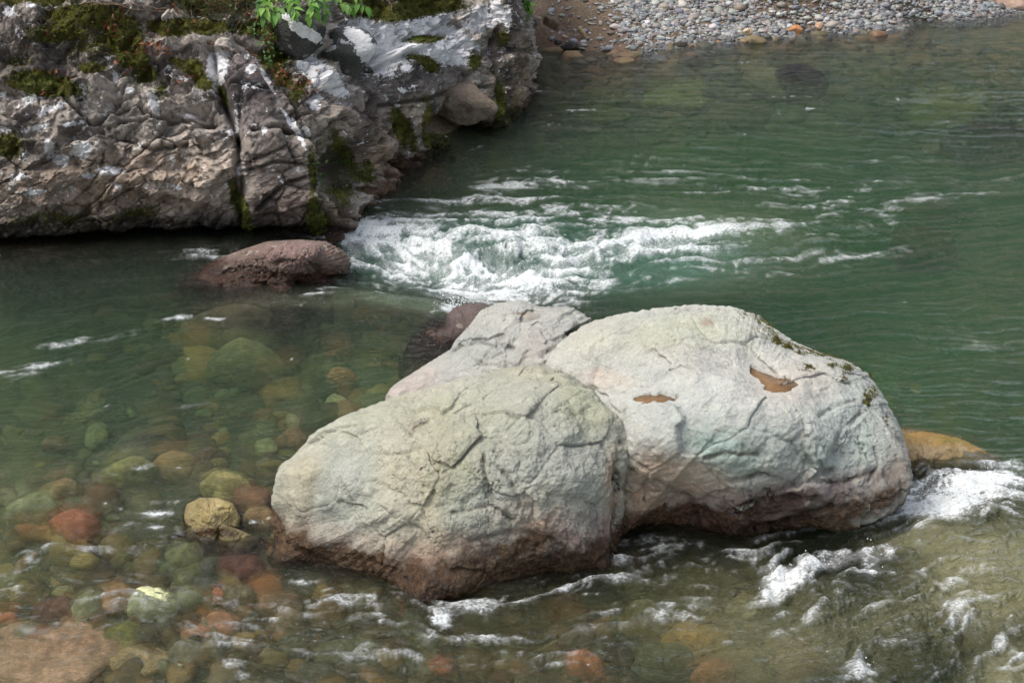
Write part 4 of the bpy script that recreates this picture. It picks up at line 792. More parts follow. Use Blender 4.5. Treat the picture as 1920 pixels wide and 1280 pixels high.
ST = [('bright orange-red stone just breaking the surface near the left edge', 140, 972, 104, 42, (150, 84, 46), -.005), ('pale green submerged stone beside the orange-red one at the left edge', 62, 938, 100, 46, GRN, -.06),
 ('ochre-brown rounded stone under the surface in the left pool', 325, 858, 84, 40, OCH, -.03), ('tan submerged stone above the orange-red stone', 122, 906, 62, 26, (150, 116, 70), -.07), ('small reddish stone right of the tan one in the left shallows', 205, 927, 44, 30, (150, 94, 62), -.06),
 ('little tan stone cut by the left edge of the picture', 10, 926, 40, 26, TN, -.06), ('orange stone deep in the left pool near the pale boulders', 640, 696, 54, 24, (164, 88, 40), -.10), ('small yellow-brown stone deep in the pool left of the orange one', 515, 714, 50, 18, (140, 112, 50), -.14),
 ('cream stone glimmering under water beside the front boulder', 632, 750, 44, 26, (178, 160, 112), -.12), ('yellowish patchy stone left of the cream one underwater', 585, 752, 40, 26, (140, 130, 74), -.14), ('large olive submerged slab in the middle of the left pool', 455, 655, 130, 50, (104, 102, 56), -.16),
 ('brown-red shadowy stone right of the ochre stone in the left pool', 392, 846, 60, 36, (92, 62, 46), -.08), ('yellow-olive mottled stone in the shallows left of the front boulder', 240, 866, 90, 30, (128, 122, 62), -.09), ('dull yellow stone in the upper left shallows', 180, 810, 46, 46, (140, 128, 74), -.12),
 ('brown sunken stone near the left edge pool', 100, 826, 50, 20, (134, 92, 56), -.12), ('dark green-grey stone near the front boulder shoulder', 520, 690, 60, 30, (60, 70, 56), -.16), ('pale green stone lying next to the front boulder', 498, 832, 44, 30, (120, 132, 96), -.08), ('orange-brown flat stone against the front boulder', 548, 812, 60, 26, (138, 96, 62), -.08),
 ('long yellow stone left of the front boulder', 430, 896, 100, 18, (150, 136, 74), -.06), ('rust-brown stone touching the front boulder on its left', 474, 922, 80, 34, (120, 82, 46), -.05), ('small yellow stone below the rust-brown one', 418, 925, 44, 26, (164, 148, 80), -.03),
 ('golden-brown stone between the small wet rock and the front boulder', 486, 962, 60, 28, (134, 104, 56), -.03), ('olive green stone below the small wet rock', 345, 1030, 66, 46, (104, 114, 82), -.03), ('mossy green stone further down in the left riffle', 350, 1078, 54, 48, (88, 104, 70), -.03),
 ('dark slate stone with a wet sheen in the left riffle', 388, 1090, 60, 34, SLT, .0), ('small round slate stone above the larger slate one', 385, 1066, 36, 24, (74, 80, 80), .0), ('angular pale grey-green stone poking out of the riffle', 288, 1116, 92, 56, (166, 168, 138), .03),
 ('flat pale green-grey stone right of the angular pale one', 352, 1118, 66, 34, (132, 140, 114), .01), ('small vivid orange stone right of the flat pale one', 408, 1114, 40, 28, (196, 110, 62), .0), ('brown-green stone right of the vivid orange one', 446, 1112, 56, 36, (116, 104, 72), -.01),
 ('round yellow-olive stone near the bottom left corner', 230, 1186, 66, 46, (126, 124, 52), .0), ('orange streaked stone in the white riffle below the flat pale stone', 402, 1170, 108, 46, (184, 126, 84), .0), ('large cream-tan stone near the bottom edge left', 268, 1236, 116, 64, (178, 150, 98), .0),
 ('broad pinkish tan slab under shallow water in the bottom left corner', 92, 1206, 230, 130, (176, 138, 104), -.01), ('small blue-green stone above the orange streaked one', 312, 1164, 44, 26, (88, 104, 98), .0), ('orange-red pebble heap stone left of the blue-green one', 290, 1144, 70, 26, (156, 88, 52), -.02),
 ('ochre stone left of the angular pale one', 216, 1112, 60, 60, (160, 118, 66), -.03), ('brown stone in the riffle near the left edge', 105, 1132, 80, 40, (114, 82, 62), -.03), ('grey-green stone in the riffle beside the brown one', 165, 1128, 66, 46, (122, 138, 110), -.03), ('teal-grey stone above the dark slates', 325, 1058, 30, 24, (100, 124, 112), -.02),
 ('orange stone cut by the left edge at the bottom', 8, 1158, 50, 20, (168, 96, 50), -.02), ('dark red-brown stone beside the foot of the front boulder', 450, 1054, 90, 44, (92, 52, 36), -.02), ('grey-olive stone near the bottom centre-left', 350, 1222, 70, 46, (124, 118, 84), -.02),
 ('bright yellow-ochre stone under rippling water at the bottom centre-right', 1308, 1186, 128, 60, (188, 144, 44), -.02), ('sea-green stone in front of the yellow-ochre one', 1240, 1218, 120, 46, (88, 102, 76), -.03), ('tan stone left of the lower right foam', 1398, 1128, 70, 34, (170, 148, 98), -.02),
 ('orange stone at the bottom edge, centre', 1096, 1236, 86, 30, (186, 110, 54), -.03), ('small orange-red stone at the bottom, below the front boulder', 830, 1242, 54, 30, (184, 100, 54), -.03), ('yellow-brown stone at the bottom edge right of the centre orange one', 1340, 1246, 90, 30, (168, 110, 52), -.03),
 ('dark stone under water near the orange centre stone', 1160, 1218, 60, 40, (64, 50, 44), -.03), ('brown stone in the dark channel between the two big boulders', 1190, 1050, 80, 24, (96, 74, 50), -.06), ('olive stone below the front boulder in the riffle', 650, 1215, 120, 50, (112, 112, 74), -.03),
 ('teal stone at the bottom edge left of centre', 590, 1252, 66, 34, (76, 96, 84), -.02), ('yellow-olive stone in the central riffle', 1210, 1136, 80, 20, (138, 132, 74), -.03), ('tan stone in the central riffle under the foam line', 1080, 1190, 80, 30, (120, 104, 78), -.04),
 ('light brown stone in the left riffle above the corner slab', 520, 1120, 90, 30, (136, 106, 72), -.03), ('tan sunken stone below the orange streaked one', 540, 1150, 60, 30, (150, 124, 84), -.03)]
for i, (lb, x, y, w, h, rgb, tp) in enumerate(ST):
    if tp in (.0, -.01, -.02): tp = -.035
    rgb = (rgb[1]*.98, rgb[1], rgb[2]*.85) if rgb[1] > rgb[0] else rgb; rgb = tuple(min(240, q_*1.3) for q_ in rgb); tp = min(tp, -.03) if tp < .02 else tp; tp = -.06 if w > 115 else tp
    stone(lb, x, y, w, h, rgb, tp, seed=200+i, ang=(i*37) % 50-25, wet=.25 if tp >= 0 else 0)
FS = [('dark sunken boulder seen as a black-green patch off the gravel bar', 1500, 128, 110, 30, (14, 16, 10), .02), ('pale olive submerged boulder around the dark patch', 1440, 134, 90, 34, (112, 106, 66), -.08),
 ('yellow-green sunken boulder in the far pool, centre', 1270, 178, 130, 34, (128, 128, 44), -.20), ('long yellow-green sunken ledge by the outcrop end', 1090, 206, 180, 30, (124, 124, 44), -.28), ('olive sunken boulder at the right of the far pool', 1790, 196, 150, 44, (130, 128, 60), -.22),
 ('dark sunken boulder at the right edge of the pool', 1850, 235, 150, 40, (44, 44, 28), -.20), ('brown sunken boulder in the right part of the pool', 1740, 430, 130, 40, (94, 72, 42), -.18), ('brown sunken ledge in the far pool middle', 1390, 190, 110, 22, (96, 82, 50), -.2),
 ('ochre sunken rock at the foot of the outcrop', 800, 322, 90, 60, (110, 82, 46), -.10), ('dark sunken rock by the pale boulders on the sill', 740, 628, 110, 40, (64, 50, 32), -.08), ('olive-brown ledge awash below the red-brown boulder', 430, 574, 220, 40, (112, 98, 66), -.05)]
for i, (lb, x, y, w, h, rgb, tp) in enumerate(FS):
    stone(lb, x, y, w, h, rgb, tp, seed=300+i, name='rock', cat='rock', n=50, grp='sunken boulders')
print('stones', round(time.time()-T0, 1))
def shore(label, px, py, w, h, rgb, seed, lift=0.0, name='stone', rgb2=None):
    c0 = P(px, py, 0.1)
    for _ in range(6):
        z = float(bed_z(c0[0], c0[1])[0]); c0 = P(px, py, max(z, 0)+h*.25*c0[1]/FPX)
    sc_ = np.linalg.norm(c0-[0, 0, CAM_H])/FPX; ex, ez = w*.5*sc_, h*.5*sc_; S, F = csphere(20)
    sup = angular(S, seed, 12); V = S*sup[:, None]*[ex, (ex+ez)*.5, ez]+c0
    g1, g2, gi = voro3(V, .8/ex, seed); V += S*(ex*(.16*fbm3(V, 1/ex, 4, seed)+.16*(gi-.5)))[:, None]
    C = np.ones((len(V), 3))*lin(rgb)*(1+.25*fbm3(V, 2/ex, 3, seed+3))[:, None]; z0 = np.zeros(len(V))
    return tag(mesh_obj(name, V, F, M_stone, loc=(c0[0], c0[1], V[:, 2].min()), attrs={'Col': C.clip(.004, 1), 'wet': z0, 'lichen': z0, 'moss': z0}), label, 'stone' if name == 'stone' else 'rock', 'stones on the far bank')
SH = [('jagged brown-grey rock behind the outcrop tip on the mud', 1022, 25, 34, 26, (138, 120, 104)), ('angular tan rock below the jagged one by the outcrop tip', 1008, 42, 26, 24, (160, 142, 122)), ('brown lumpy rock leaning on the tan one on the mud', 1032, 42, 24, 24, (120, 102, 86)), ('grey stone tucked against the outcrop tip', 990, 42, 18, 18, (126, 122, 114)),
 ('dark grey rock at the head of the muddy cove', 1000, 12, 40, 18, (78, 72, 66)), ('dark rounded rock under the dry branches', 1050, 24, 26, 22, (92, 84, 74)), ('dark brown boulder in the shade of the far bank', 1070, 20, 36, 24, (70, 60, 50)), ('pinkish-brown flat stone on the mud left of the gravel', 1108, 36, 30, 14, (150, 128, 114)),
 ('grey pointed stone at the gravel edge', 1128, 46, 26, 16, (118, 108, 100)), ('flat blue-grey stone on the top of the gravel bar', 1196, 8, 26, 12, (134, 144, 156)), ('tan block at the top of the gravel', 1182, 24, 26, 12, (160, 138, 104)), ('black wet stone at the muddy waterline', 1068, 88, 30, 12, (38, 36, 34)),
 ('small dark stone left of the black one on the mud', 1046, 80, 14, 8, (50, 42, 40)), ('small tan stone alone on the mud', 1061, 70, 9, 6, (176, 150, 128)), ('orange pointed stone standing in the edge of the gravel', 1492, 58, 26, 18, (188, 132, 88)), ('pinkish stone at the waterline right of the orange pointed one', 1536, 50, 16, 14, (178, 144, 120)),
 ('cream stone at the waterline left of the orange pointed one', 1402, 60, 18, 12, (190, 170, 140)), ('large white stone on the gravel bar at the right', 1760, 18, 34, 16, (226, 214, 200)), ('dark overhung stone at the tip of the gravel spit', 1276, 84, 26, 8, (58, 52, 40)), ('bluish oval stone on the gravel bar', 1546, 34, 24, 12, (150, 156, 166)), ('reddish stone near the tip of the gravel', 1168, 68, 24, 6, (176, 84, 54)),
 ('flat orange stone on the mud by the gravel', 1145, 61, 18, 7, (196, 122, 88)), ('olive mossy stone on the sandy track', 1263, 50, 12, 10, (120, 104, 40)), ('brown stone in the low bank pile beside the outcrop', 992, 72, 20, 14, (110, 90, 66)), ('tan pebbly stone under the bank pile', 985, 86, 18, 12, (128, 104, 80))]
for i, (lb, x, y, w, h, rgb) in enumerate(SH): shore(lb, x, y, w, h, rgb, 400+i)
shore('large pinkish-tan rock with a wet red-brown foot at the top right corner', 1895, 4, 90, 40, (176, 150, 134), 450, name='rock')

# ------------------------------------------------------------------ plants, moss, sticks, litter
def tube(pts, rad, ns=6):
    pts = np.array(pts, float); n = len(pts); rad = np.broadcast_to(rad, n); V = []; F = []
    tn = np.gradient(pts, axis=0); tn /= np.linalg.norm(tn, axis=1, keepdims=True)+1e-9
    up = np.array([.3, .2, .93]); 
    for i in range(n):
        a = np.cross(tn[i], up); a /= np.linalg.norm(a)+1e-9; b_ = np.cross(tn[i], a)
        for k in range(ns): th = 6.28318*k/ns; V.append(pts[i]+rad[i]*(a*math.cos(th)+b_*math.sin(th)))
    for i in range(n-1):
        for k in range(ns): F.append((i*ns+k, i*ns+(k+1) % ns, (i+1)*ns+(k+1) % ns, (i+1)*ns+k))
    return np.array(V), np.array(F)
def merge(parts):
    Vs, Fs, o_ = [], [], 0
    for V, F in parts: Vs.append(V); Fs.append(F+o_); o_ += len(V)
    return np.vstack(Vs), np.vstack(Fs)
def wander(a, b_, n, amp, seed):
    r = np.random.default_rng(seed); t_ = np.linspace(0, 1, n)[:, None]; w_ = np.cumsum(r.normal(0, 1, (n, 3)), 0); w_ -= w_[0]+(w_[-1]-w_[0])*t_
    return np.asarray(a)*(1-t_)+np.asarray(b_)*t_+w_*amp
# surface lookup on the outcrop: nearest vertex to a pixel, facing the camera
okf = ((np.array([0, 0, CAM_H])-Vr)*Nr).sum(-1) > 0
def on_bank(px, py, lift=.0):
    d = (rpx-px)**2+(rpy-py)**2+np.where(okf, 0, 1e6); c_ = np.argsort(d.ravel())[:6]; i = c_[np.argmin(FV[c_, 1])]
    return FV[i]+Nr.reshape(-1, 3)[i]*lift, Nr.reshape(-1, 3)[i]
nestle('dark angular boulder streaked with white lichen, under the leafy plant on the outcrop', 548, 62, 56, 34, on_bank(548, 75)[0][1]+.02, (62, 62, 58), 101, lich=[(565,55,34,14,35,1.1),(590,70,20,14,30,1),(535,32,14,8,30,.9)], tilt=24, depth=.55)
nestle('rounded grey boulder capped with white lichen, lodged beside the dark angular one', 648, 92, 50, 38, on_bank(648, 110)[0][1]+.02, (86, 86, 82), 102, lich=[(672,70,34,18,30,1.05),(690,95,22,30,-30,1),(620,90,18,10,0,.8),(655,80,30,10,10,.6)], tilt=-12, depth=.5)
nestle('blocky tan boulder overhanging the dark hollow at the waterline of the outcrop', 868, 196, 56, 34, on_bank(872, 185)[0][1]+.14, (140, 124, 108), 103, lich=[(880,205,20,10,0,.35)], mossl=[(840,185,16,14,0,.5)], tilt=8, depth=.5)

# moss: short fibres over the mossy parts of the outcrop
mf_ = mo.ravel()+.6*(fbm3(FV, 9, 4, 97, .6)); pr = np.where(okf.ravel() & (mf_ > .42), 1.0, 0)*(np.abs(np.roll(FV[:, 0], 1)-FV[:, 0])+.002)
pr = pr*((rpx.ravel() > -60) & (rpy.ravel() > -60)); pr /= pr.sum(); nm = 42000; r_ = np.random.default_rng(12)
ii = r_.choice(len(FV), nm, p=pr); p0 = FV[ii]+r_.normal(0, .008, (nm, 3)); nn = Nr.reshape(-1, 3)[ii]*.7+[0, -.1, .35]+r_.normal(0, .35, (nm, 3)); nn /= np.linalg.norm(nn, axis=1, keepdims=True)
sd_ = np.cross(nn, r_.normal(size=(nm, 3))); sd_ /= np.linalg.norm(sd_, axis=1, keepdims=True); L_ = r_.uniform(.012, .034, nm)[:, None]
V = np.stack([p0-sd_*.0035, p0+sd_*.0035, p0+nn*L_], 1).reshape(-1, 3)
tone = (fbm3(p0, 3, 4, 98)*.5+.5)[:, None]; cm = lin((50, 50, 16))*(1-tone)+lin((118, 118, 32))*tone; grn = sst(.55, .7, fbm3(p0, 2, 2, 99)*.5+.5)[:, None]; cm = cm*(1-grn*.5)+lin((70, 104, 34))*grn*.5
cm *= r_.uniform(.8, 2.0, (nm, 1))
ms = mesh_obj('moss', V, np.arange(nm*3).reshape(-1, 3), M_tuft, attrs={'Col': np.repeat(cm, 3, 0)}, smooth=False)
tag(ms, 'olive and yellow-green moss cushions growing over the top and joints of the rock outcrop', 'moss', kind='stuff')
# moss on big boulder
def moss_on(V0, F0, N0, pts, label, seed, cnt=26):
    r = np.random.default_rng(seed); px, py = proj(V0); vis = ((np.array([0, 0, CAM_H])-V0)*N0).sum(1) > -.05; P0 = []; NN = []
    for (x, y, rx, ry, a_) in pts:
        w = blob(px+5*fbm3(V0, 22, 3, 7), py+5*fbm3(V0, 22, 3, 8), x, y, rx*1.5, ry*1.5, a_)*vis*sst(-.05, .3, fbm3(V0, 18, 4, 5, .7)); w = np.where(w > .12, w, 0)
        if w.sum() <= 0: continue
        j = r.choice(len(V0), int(cnt*max(4, rx*ry/3)), p=w/w.sum()); P0.append(V0[j]); NN.append(N0[j])
    P0 = np.vstack(P0); NN = np.vstack(NN); m = len(P0); P0 = P0+r.normal(0, .002, (m, 3)); d = NN+[0, 0, .4]+r.normal(0, .4, (m, 3)); d /= np.linalg.norm(d, axis=1, keepdims=True)
    s_ = np.cross(d, r.normal(size=(m, 3))); s_ /= np.linalg.norm(s_, axis=1, keepdims=True)
    V = np.stack([P0-s_*.0018, P0+s_*.0018, P0+d*r.uniform(.006, .016, (m, 1))], 1).reshape(-1, 3)
    c_ = (lin((60, 56, 18))*(1-(t_ := r.random((m, 1))))+lin((122, 116, 34))*t_)
    return tag(mesh_obj('moss', V, np.arange(m*3).reshape(-1, 3), M_tuft, attrs={'Col': np.repeat(c_, 3, 0)}, smooth=False), label, 'moss', kind='stuff')
moss_on(VB, FB, NB_, [(1465,640,26,5,25),(1500,658,22,4,15),(1590,690,8,6,40),(1625,745,6,10,0),(1640,735,4,10,-20),(1560,684,8,3,20),(1515,690,10,4,0),(1660,790,4,8,0),(1430,604,20,5,30),(1640,705,10,4,40),(1550,665,20,3,15),(1580,710,5,4,30),(1390,590,5,3,10)],
  'small olive moss tufts along the right rim of the largest boulder', 31)
# leafy plant over the outcrop
def leaf(base, direction, L, W, up, fold=.15, n=7):
    d = np.asarray(direction, float); d /= np.linalg.norm(d); s_ = np.cross(d, up); s_ /= np.linalg.norm(s_)+1e-9; u = np.cross(s_, d); V = []; F = []
    for i in range(n):
        t_ = i/(n-1); w = W*math.sin(math.pi*min(1, t_*1.02+.01)**.8)*(1-.35*t_); c_ = np.asarray(base)+d*L*t_-u*L*.25*t_*t_
        V += [c_-s_*w*.5+u*fold*w, c_, c_+s_*w*.5+u*fold*w]
    for i in range(n-1): a = i*3; F += [(a, a+1, a+4, a+3), (a+1, a+2, a+5, a+4)]
    return np.array(V), np.array(F)
def plant(label, name, cat, anchor, sprays, Ls, cols, seed, stem_r=.004, group=None, droop=.3):
    """anchor px,py,Y ; sprays: list of polylines in px,py,Y with leaf positions"""
    r = np.random.default_rng(seed); root = bpy.data.objects.new(name, None); a0 = PY(*anchor); root.location = a0; link(root); tag(root, label, cat, group)
    st, lf, cc = [], [], []
    for pts in sprays:
        w = np.array([PY(*q) for q in pts]); n = 14; tt = np.linspace(0, len(w)-1, n); w = np.stack([np.interp(tt, range(len(w)), w[:, k]) for k in range(3)], -1); w += r.normal(0, .006, w.shape)
        st.append(tube(w, np.linspace(stem_r, stem_r*.4, n)))
        for i in range(3, n, 2):
            dirb = w[i]-w[i-1]; dirb /= np.linalg.norm(dirb)
            for sgn in (-1, 1):
                L = r.uniform(*Ls); d = dirb*.6+sgn*np.cross(dirb, [0, -.5, .86])*.9+r.normal(0, .2, 3)-[0, .25, droop]
                v_, f_ = leaf(w[i], d, L, L*r.uniform(.5, .62), np.array([0, -.55, .8])+r.normal(0, .25, 3)); lf.append((v_, f_)); c_ = lin(cols[r.integers(len(cols))])*r.uniform(.8, 1.2); cc.append(np.tile(c_, (len(v_), 1)))
        v_, f_ = leaf(w[-1], w[-1]-w[-3]-[0, 0, .02], Ls[1], Ls[1]*.55, np.array([0, -.5, .85])); lf.append((v_, f_)); cc.append(np.tile(lin(cols[0]), (len(v_), 1)))
    V, F = merge(st); mesh_obj('stem', V-a0, F, M_twig, parent=root)
    V, F = merge(lf); mesh_obj('foliage', V-a0, F, M_leaf, parent=root, attrs={'Col': np.vstack(cc)})
    return root
GR = [(96, 142, 52), (112, 158, 62), (84, 128, 50), (132, 172, 76), (62, 100, 44)]
BY = on_bank(560, 45)[0][1]+.15
plant('bright green leafy branch hanging over the top of the outcrop above the dark boulder', 'leafy_plant', 'plant', (560, -60, BY),
  [[(560,-60,BY),(530,-20,BY-.4),(505,5,BY-.55),(492,18,BY-.6)],[(560,-60,BY),(545,-10,BY-.4),(530,15,BY-.55),(515,30,BY-.6)],[(570,-60,BY),(575,-15,BY-.4),(585,8,BY-.55),(592,22,BY-.6)],[(570,-60,BY),(555,-10,BY-.5),(548,10,BY-.55),(552,20,BY-.6)],
   [(580,-60,BY),(600,-12,BY-.4),(612,8,BY-.5),(610,28,BY-.55)],[(580,-60,BY),(620,-10,BY-.35),(640,5,BY-.4),(655,15,BY-.4)],[(600,-60,BY),(650,-20,BY-.35),(672,4,BY-.4),(684,14,BY-.4)],[(560,-60,BY),(512,-20,BY-.45),(500,20,BY-.6),(498,34,BY-.6)],[(590,-60,BY),(600,-10,BY-.5),(586,20,BY-.6),(580,34,BY-.6)],[(560,-60,BY),(520,-25,BY-.35),(500,-8,BY-.5),(488,2,BY-.5)]], (.07, .12), GR, 51)
plant('small sprig of bright green leaves at the tip of the outcrop', 'leafy_plant', 'plant', (978, -30, 18.4),
  [[(978,-30,18.4),(984,-5,18.3),(990,8,18.3)],[(978,-30,18.4),(990,0,18.3),(994,18,18.3)],[(978,-30,18.4),(982,4,18.3),(986,24,18.3)]], (.07, .12), GR, 52)
for j, (x, y, lb) in enumerate([(484, 60, 'tiny round-leaved weed in the joint under the leafy branch'), (515, 120, 'small green weed between the moss and the dark boulder'), (585, 310, 'strip of small green weeds down the vertical joint of the outcrop'),
    (640, 300, 'small pale green weed in the shaded recess of the outcrop'), (440, 30, 'low green weed among dry grass at the top of the outcrop'), (588, 345, 'green weed low in the vertical joint near the waterline'), (500, 72, 'little yellow-green seedling beside the dark boulder')]):
    p0, n0_ = on_bank(x, y); r = np.random.default_rng(60+j); lf = []; cc = []
    root = bpy.data.objects.new('small_weed', None); root.location = p0; link(root); tag(root, lb, 'plant', 'small weeds on the outcrop')
    st = []
    for i in range(26):
        d = n0_+r.normal(0, .8, 3)+[0, 0, .3]; b0 = r.normal(0, .05, 3)*[1, .2, 1.3]*(2.0 if 'strip' in lb else 1); L = r.uniform(.02, .045); v_, f_ = leaf(b0+n0_*r.uniform(.01, .05), d, L, L*.8, np.array([0, -.5, .8]), n=4); lf.append((v_, f_)); cc.append(np.tile(lin((84, 124, 56))*r.uniform(.6, 1.3), (len(v_), 1)))
        if i % 4 == 0: st.append(tube(np.array([b0*.3-n0_*.02, b0+n0_*.03]), .002, 4))
    V, F = merge(lf); mesh_obj('foliage', V, F, M_leaf, parent=root, attrs={'Col': np.vstack(cc)})
    V, F = merge(st); mesh_obj('stem', V, F, M_twig, parent=root)
# dead leaves and dry grass on the outcrop top
lf, cc = [], []; r = np.random.default_rng(71)
for (x, y, k, sx, sy) in [(215,42,14,14,8),(270,85,26,22,12),(300,95,10,20,6),(110,140,14,16,6),(85,172,8,10,4),(262,132,3,5,4),(50,90,3,20,10),(98,58,4,8,4),(350,150,5,10,6),(530,140,26,26,10),(560,150,16,20,8),(590,178,10,12,6),(505,85,12,20,20),(240,120,10,20,12),(205,58,8,8,8),(440,95,6,20,10),(380,20,14,60,8),(470,35,12,30,10),(300,20,14,60,10)]:
    for _ in range(k):
        p0, n0_ = on_bank(x+r.normal()*sx, y+r.normal()*sy, .012); d = np.cross(n0_, r.normal(size=3)); L = r.uniform(.03, .065); v_, f_ = leaf(p0, d+n0_*.25, L, L*.6, n0_+r.normal(0, .3, 3), .3, 5); lf.append((v_, f_)); cc.append(np.tile(lin([(128, 74, 48), (110, 62, 42), (150, 96, 64), (92, 56, 40)][r.integers(4)])*r.uniform(.7, 1.2), (len(v_), 1)))
V, F = merge(lf); tag(mesh_obj('leaf_litter', V, F, M_litter, attrs={'Col': np.vstack(cc)}), 'rust-brown dead leaves caught in the hollows of the mossy outcrop', 'dead leaves', kind='stuff')
bl = []; cb_ = []
for _ in range(900):
    x, y = r.uniform(330, 500), r.normal(10, 16); p0, n0_ = on_bank(x, min(y, 40)); d = np.array([r.normal(0, .6), -.4+r.normal(0, .3), r.normal(.3, .6)]); d /= np.linalg.norm(d); L = r.uniform(.06, .2); s_ = np.cross(d, [0, -1, .2]); s_ /= np.linalg.norm(s_)
    bl.append(np.array([p0-s_*.002, p0+s_*.002, p0+d*L*.6+s_*.0015, p0+d*L*.6-s_*.0015-[0, 0, .01]])); cb_.append(np.tile(lin([(128, 112, 78), (84, 96, 46), (104, 84, 60), (70, 84, 40)][r.integers(4)]), (4, 1)))
tag(mesh_obj('dry_grass', np.vstack(bl), np.arange(len(bl)*4).reshape(-1, 4), M_litter, attrs={'Col': np.vstack(cb_)}, smooth=False), 'dry grass and stalks along the top of the outcrop left of the leafy branch', 'grass', kind='stuff')
TW = [('long thin bare twig lying across the moss near the top edge', (150, 13), (330, 20), .009), ('reddish bare twig sloping down beside the long thin one', (205, 2), (345, 32), .008), ('short upright stalk in the dry grass at the top', (448, -6), (432, 26), .009), ('thin dark twig leading toward the leafy branch', (440, 34), (500, 26), .004), ('thin hooked stalk over the mossy ledge at the top centre', (728, -4), (742, 40), .008)]
for i, (lb, a, c_, rd) in enumerate(TW):
    a3, _ = on_bank(*a, .05); c3, _ = on_bank(*c_, .05); V, F = tube(wander(a3, c3, 12, .012, 80+i)-[0, .04, 0], np.linspace(rd, rd*.5, 12)); tag(mesh_obj('twig', V, F, M_twig, loc=tuple(a3)), lb, 'twig', 'bare twigs on the outcrop')
def bankp(px, py, up=0.0):
    c0 = P(px, py, .2)
    for _ in range(6): z = float(bed_z(c0[0], c0[1])[0]); c0 = P(px, py, z+up)
    return c0
SK = [('long pale horizontal branch across the top of the muddy cove', (1000, 3), (1160, 0), .018, .55), ('bent stick slanting down from the long branch onto the mud', (1094, 4), (1064, 44), .014, .3), ('short upright stick under the long branch', (1102, 4), (1101, 28), .012, .2), ('thin curved stick arching over the rocks by the outcrop tip', (1040, 8), (1022, 40), .011, .2), ('curved root reaching to the mud at the outcrop tip', (1022, 36), (990, 58), .013, .1), ('slender slanting stick left of the bent one', (1042, 2), (1028, 20), .011, .3)]
for i, (lb, a, c_, rd, up) in enumerate(SK):
    a3, c3 = bankp(*a, up), bankp(*c_, .03); 
    if i == 0: c3 = bankp(*c_, .5)
    V, F = tube(wander(a3, c3, 10, .02, 90+i), np.linspace(rd, rd*.7, 10)); tag(mesh_obj('stick', V, F, M_palewood, loc=tuple(a3)), lb, 'stick', 'dry sticks on the muddy cove')
a3 = bankp(1087, 54, .16); c3 = bankp(1100, 74, .0); V, F = tube(np.array([a3, (a3+c3)/2+[.01, 0, 0], c3]), [.035, .042, .02], 8); S_, F_ = csphere(4); tag(mesh_obj('driftwood', *merge([(V, F), (S_*.035+a3, F_)]), M_palewood, loc=tuple(c3)), 'pale stub of driftwood standing at the muddy waterline', 'driftwood')
# dark bushes on the far bank
for i, (x, y, Yd, lb) in enumerate([(1010, -20, 25, 'dark green undergrowth behind the muddy cove, left'), (1075, -12, 25.5, 'low green undergrowth behind the long pale branch'), (1130, -25, 26.5, 'dim green undergrowth above the head of the gravel bar')]):
    c0 = PY(x, y, Yd); z0 = float(bed_z(c0[0], c0[1])[0]); root = bpy.data.objects.new('bush', None); root.location = (c0[0], c0[1], z0); link(root); tag(root, lb, 'bush', 'undergrowth on the far bank')
    r = np.random.default_rng(110+i); lf, cc, st = [], [], []
    for _ in range(420):
        q = r.normal(size=3); q = q/np.linalg.norm(q)*r.random()**.4*[.8, .6, .55]+[0, 0, .55]; L = r.uniform(.06, .12); lf.append(leaf(q, r.normal(size=3)+[0, -.5, 0], L, L*.6, np.array([0, -.3, 1.])+r.normal(0, .5, 3), n=4)); cc.append(np.tile(lin((50, 82, 32))*r.uniform(.5, 1.6), (12, 1)))
    for _ in range(7): st.append(tube(wander((0, 0, -.1), r.normal(0, .35, 3)*[1, 1, .3]+[0, 0, .8], 6, .02, 120+_), [.012, .01, .008, .007, .006, .004], 5))
    V, F = merge(lf); mesh_obj('foliage', V, F, M_leaf, parent=root, attrs={'Col': np.vstack(cc)}); V, F = merge(st); mesh_obj('stem', V, F, M_twig, parent=root)
print('plants', round(time.time()-T0, 1))

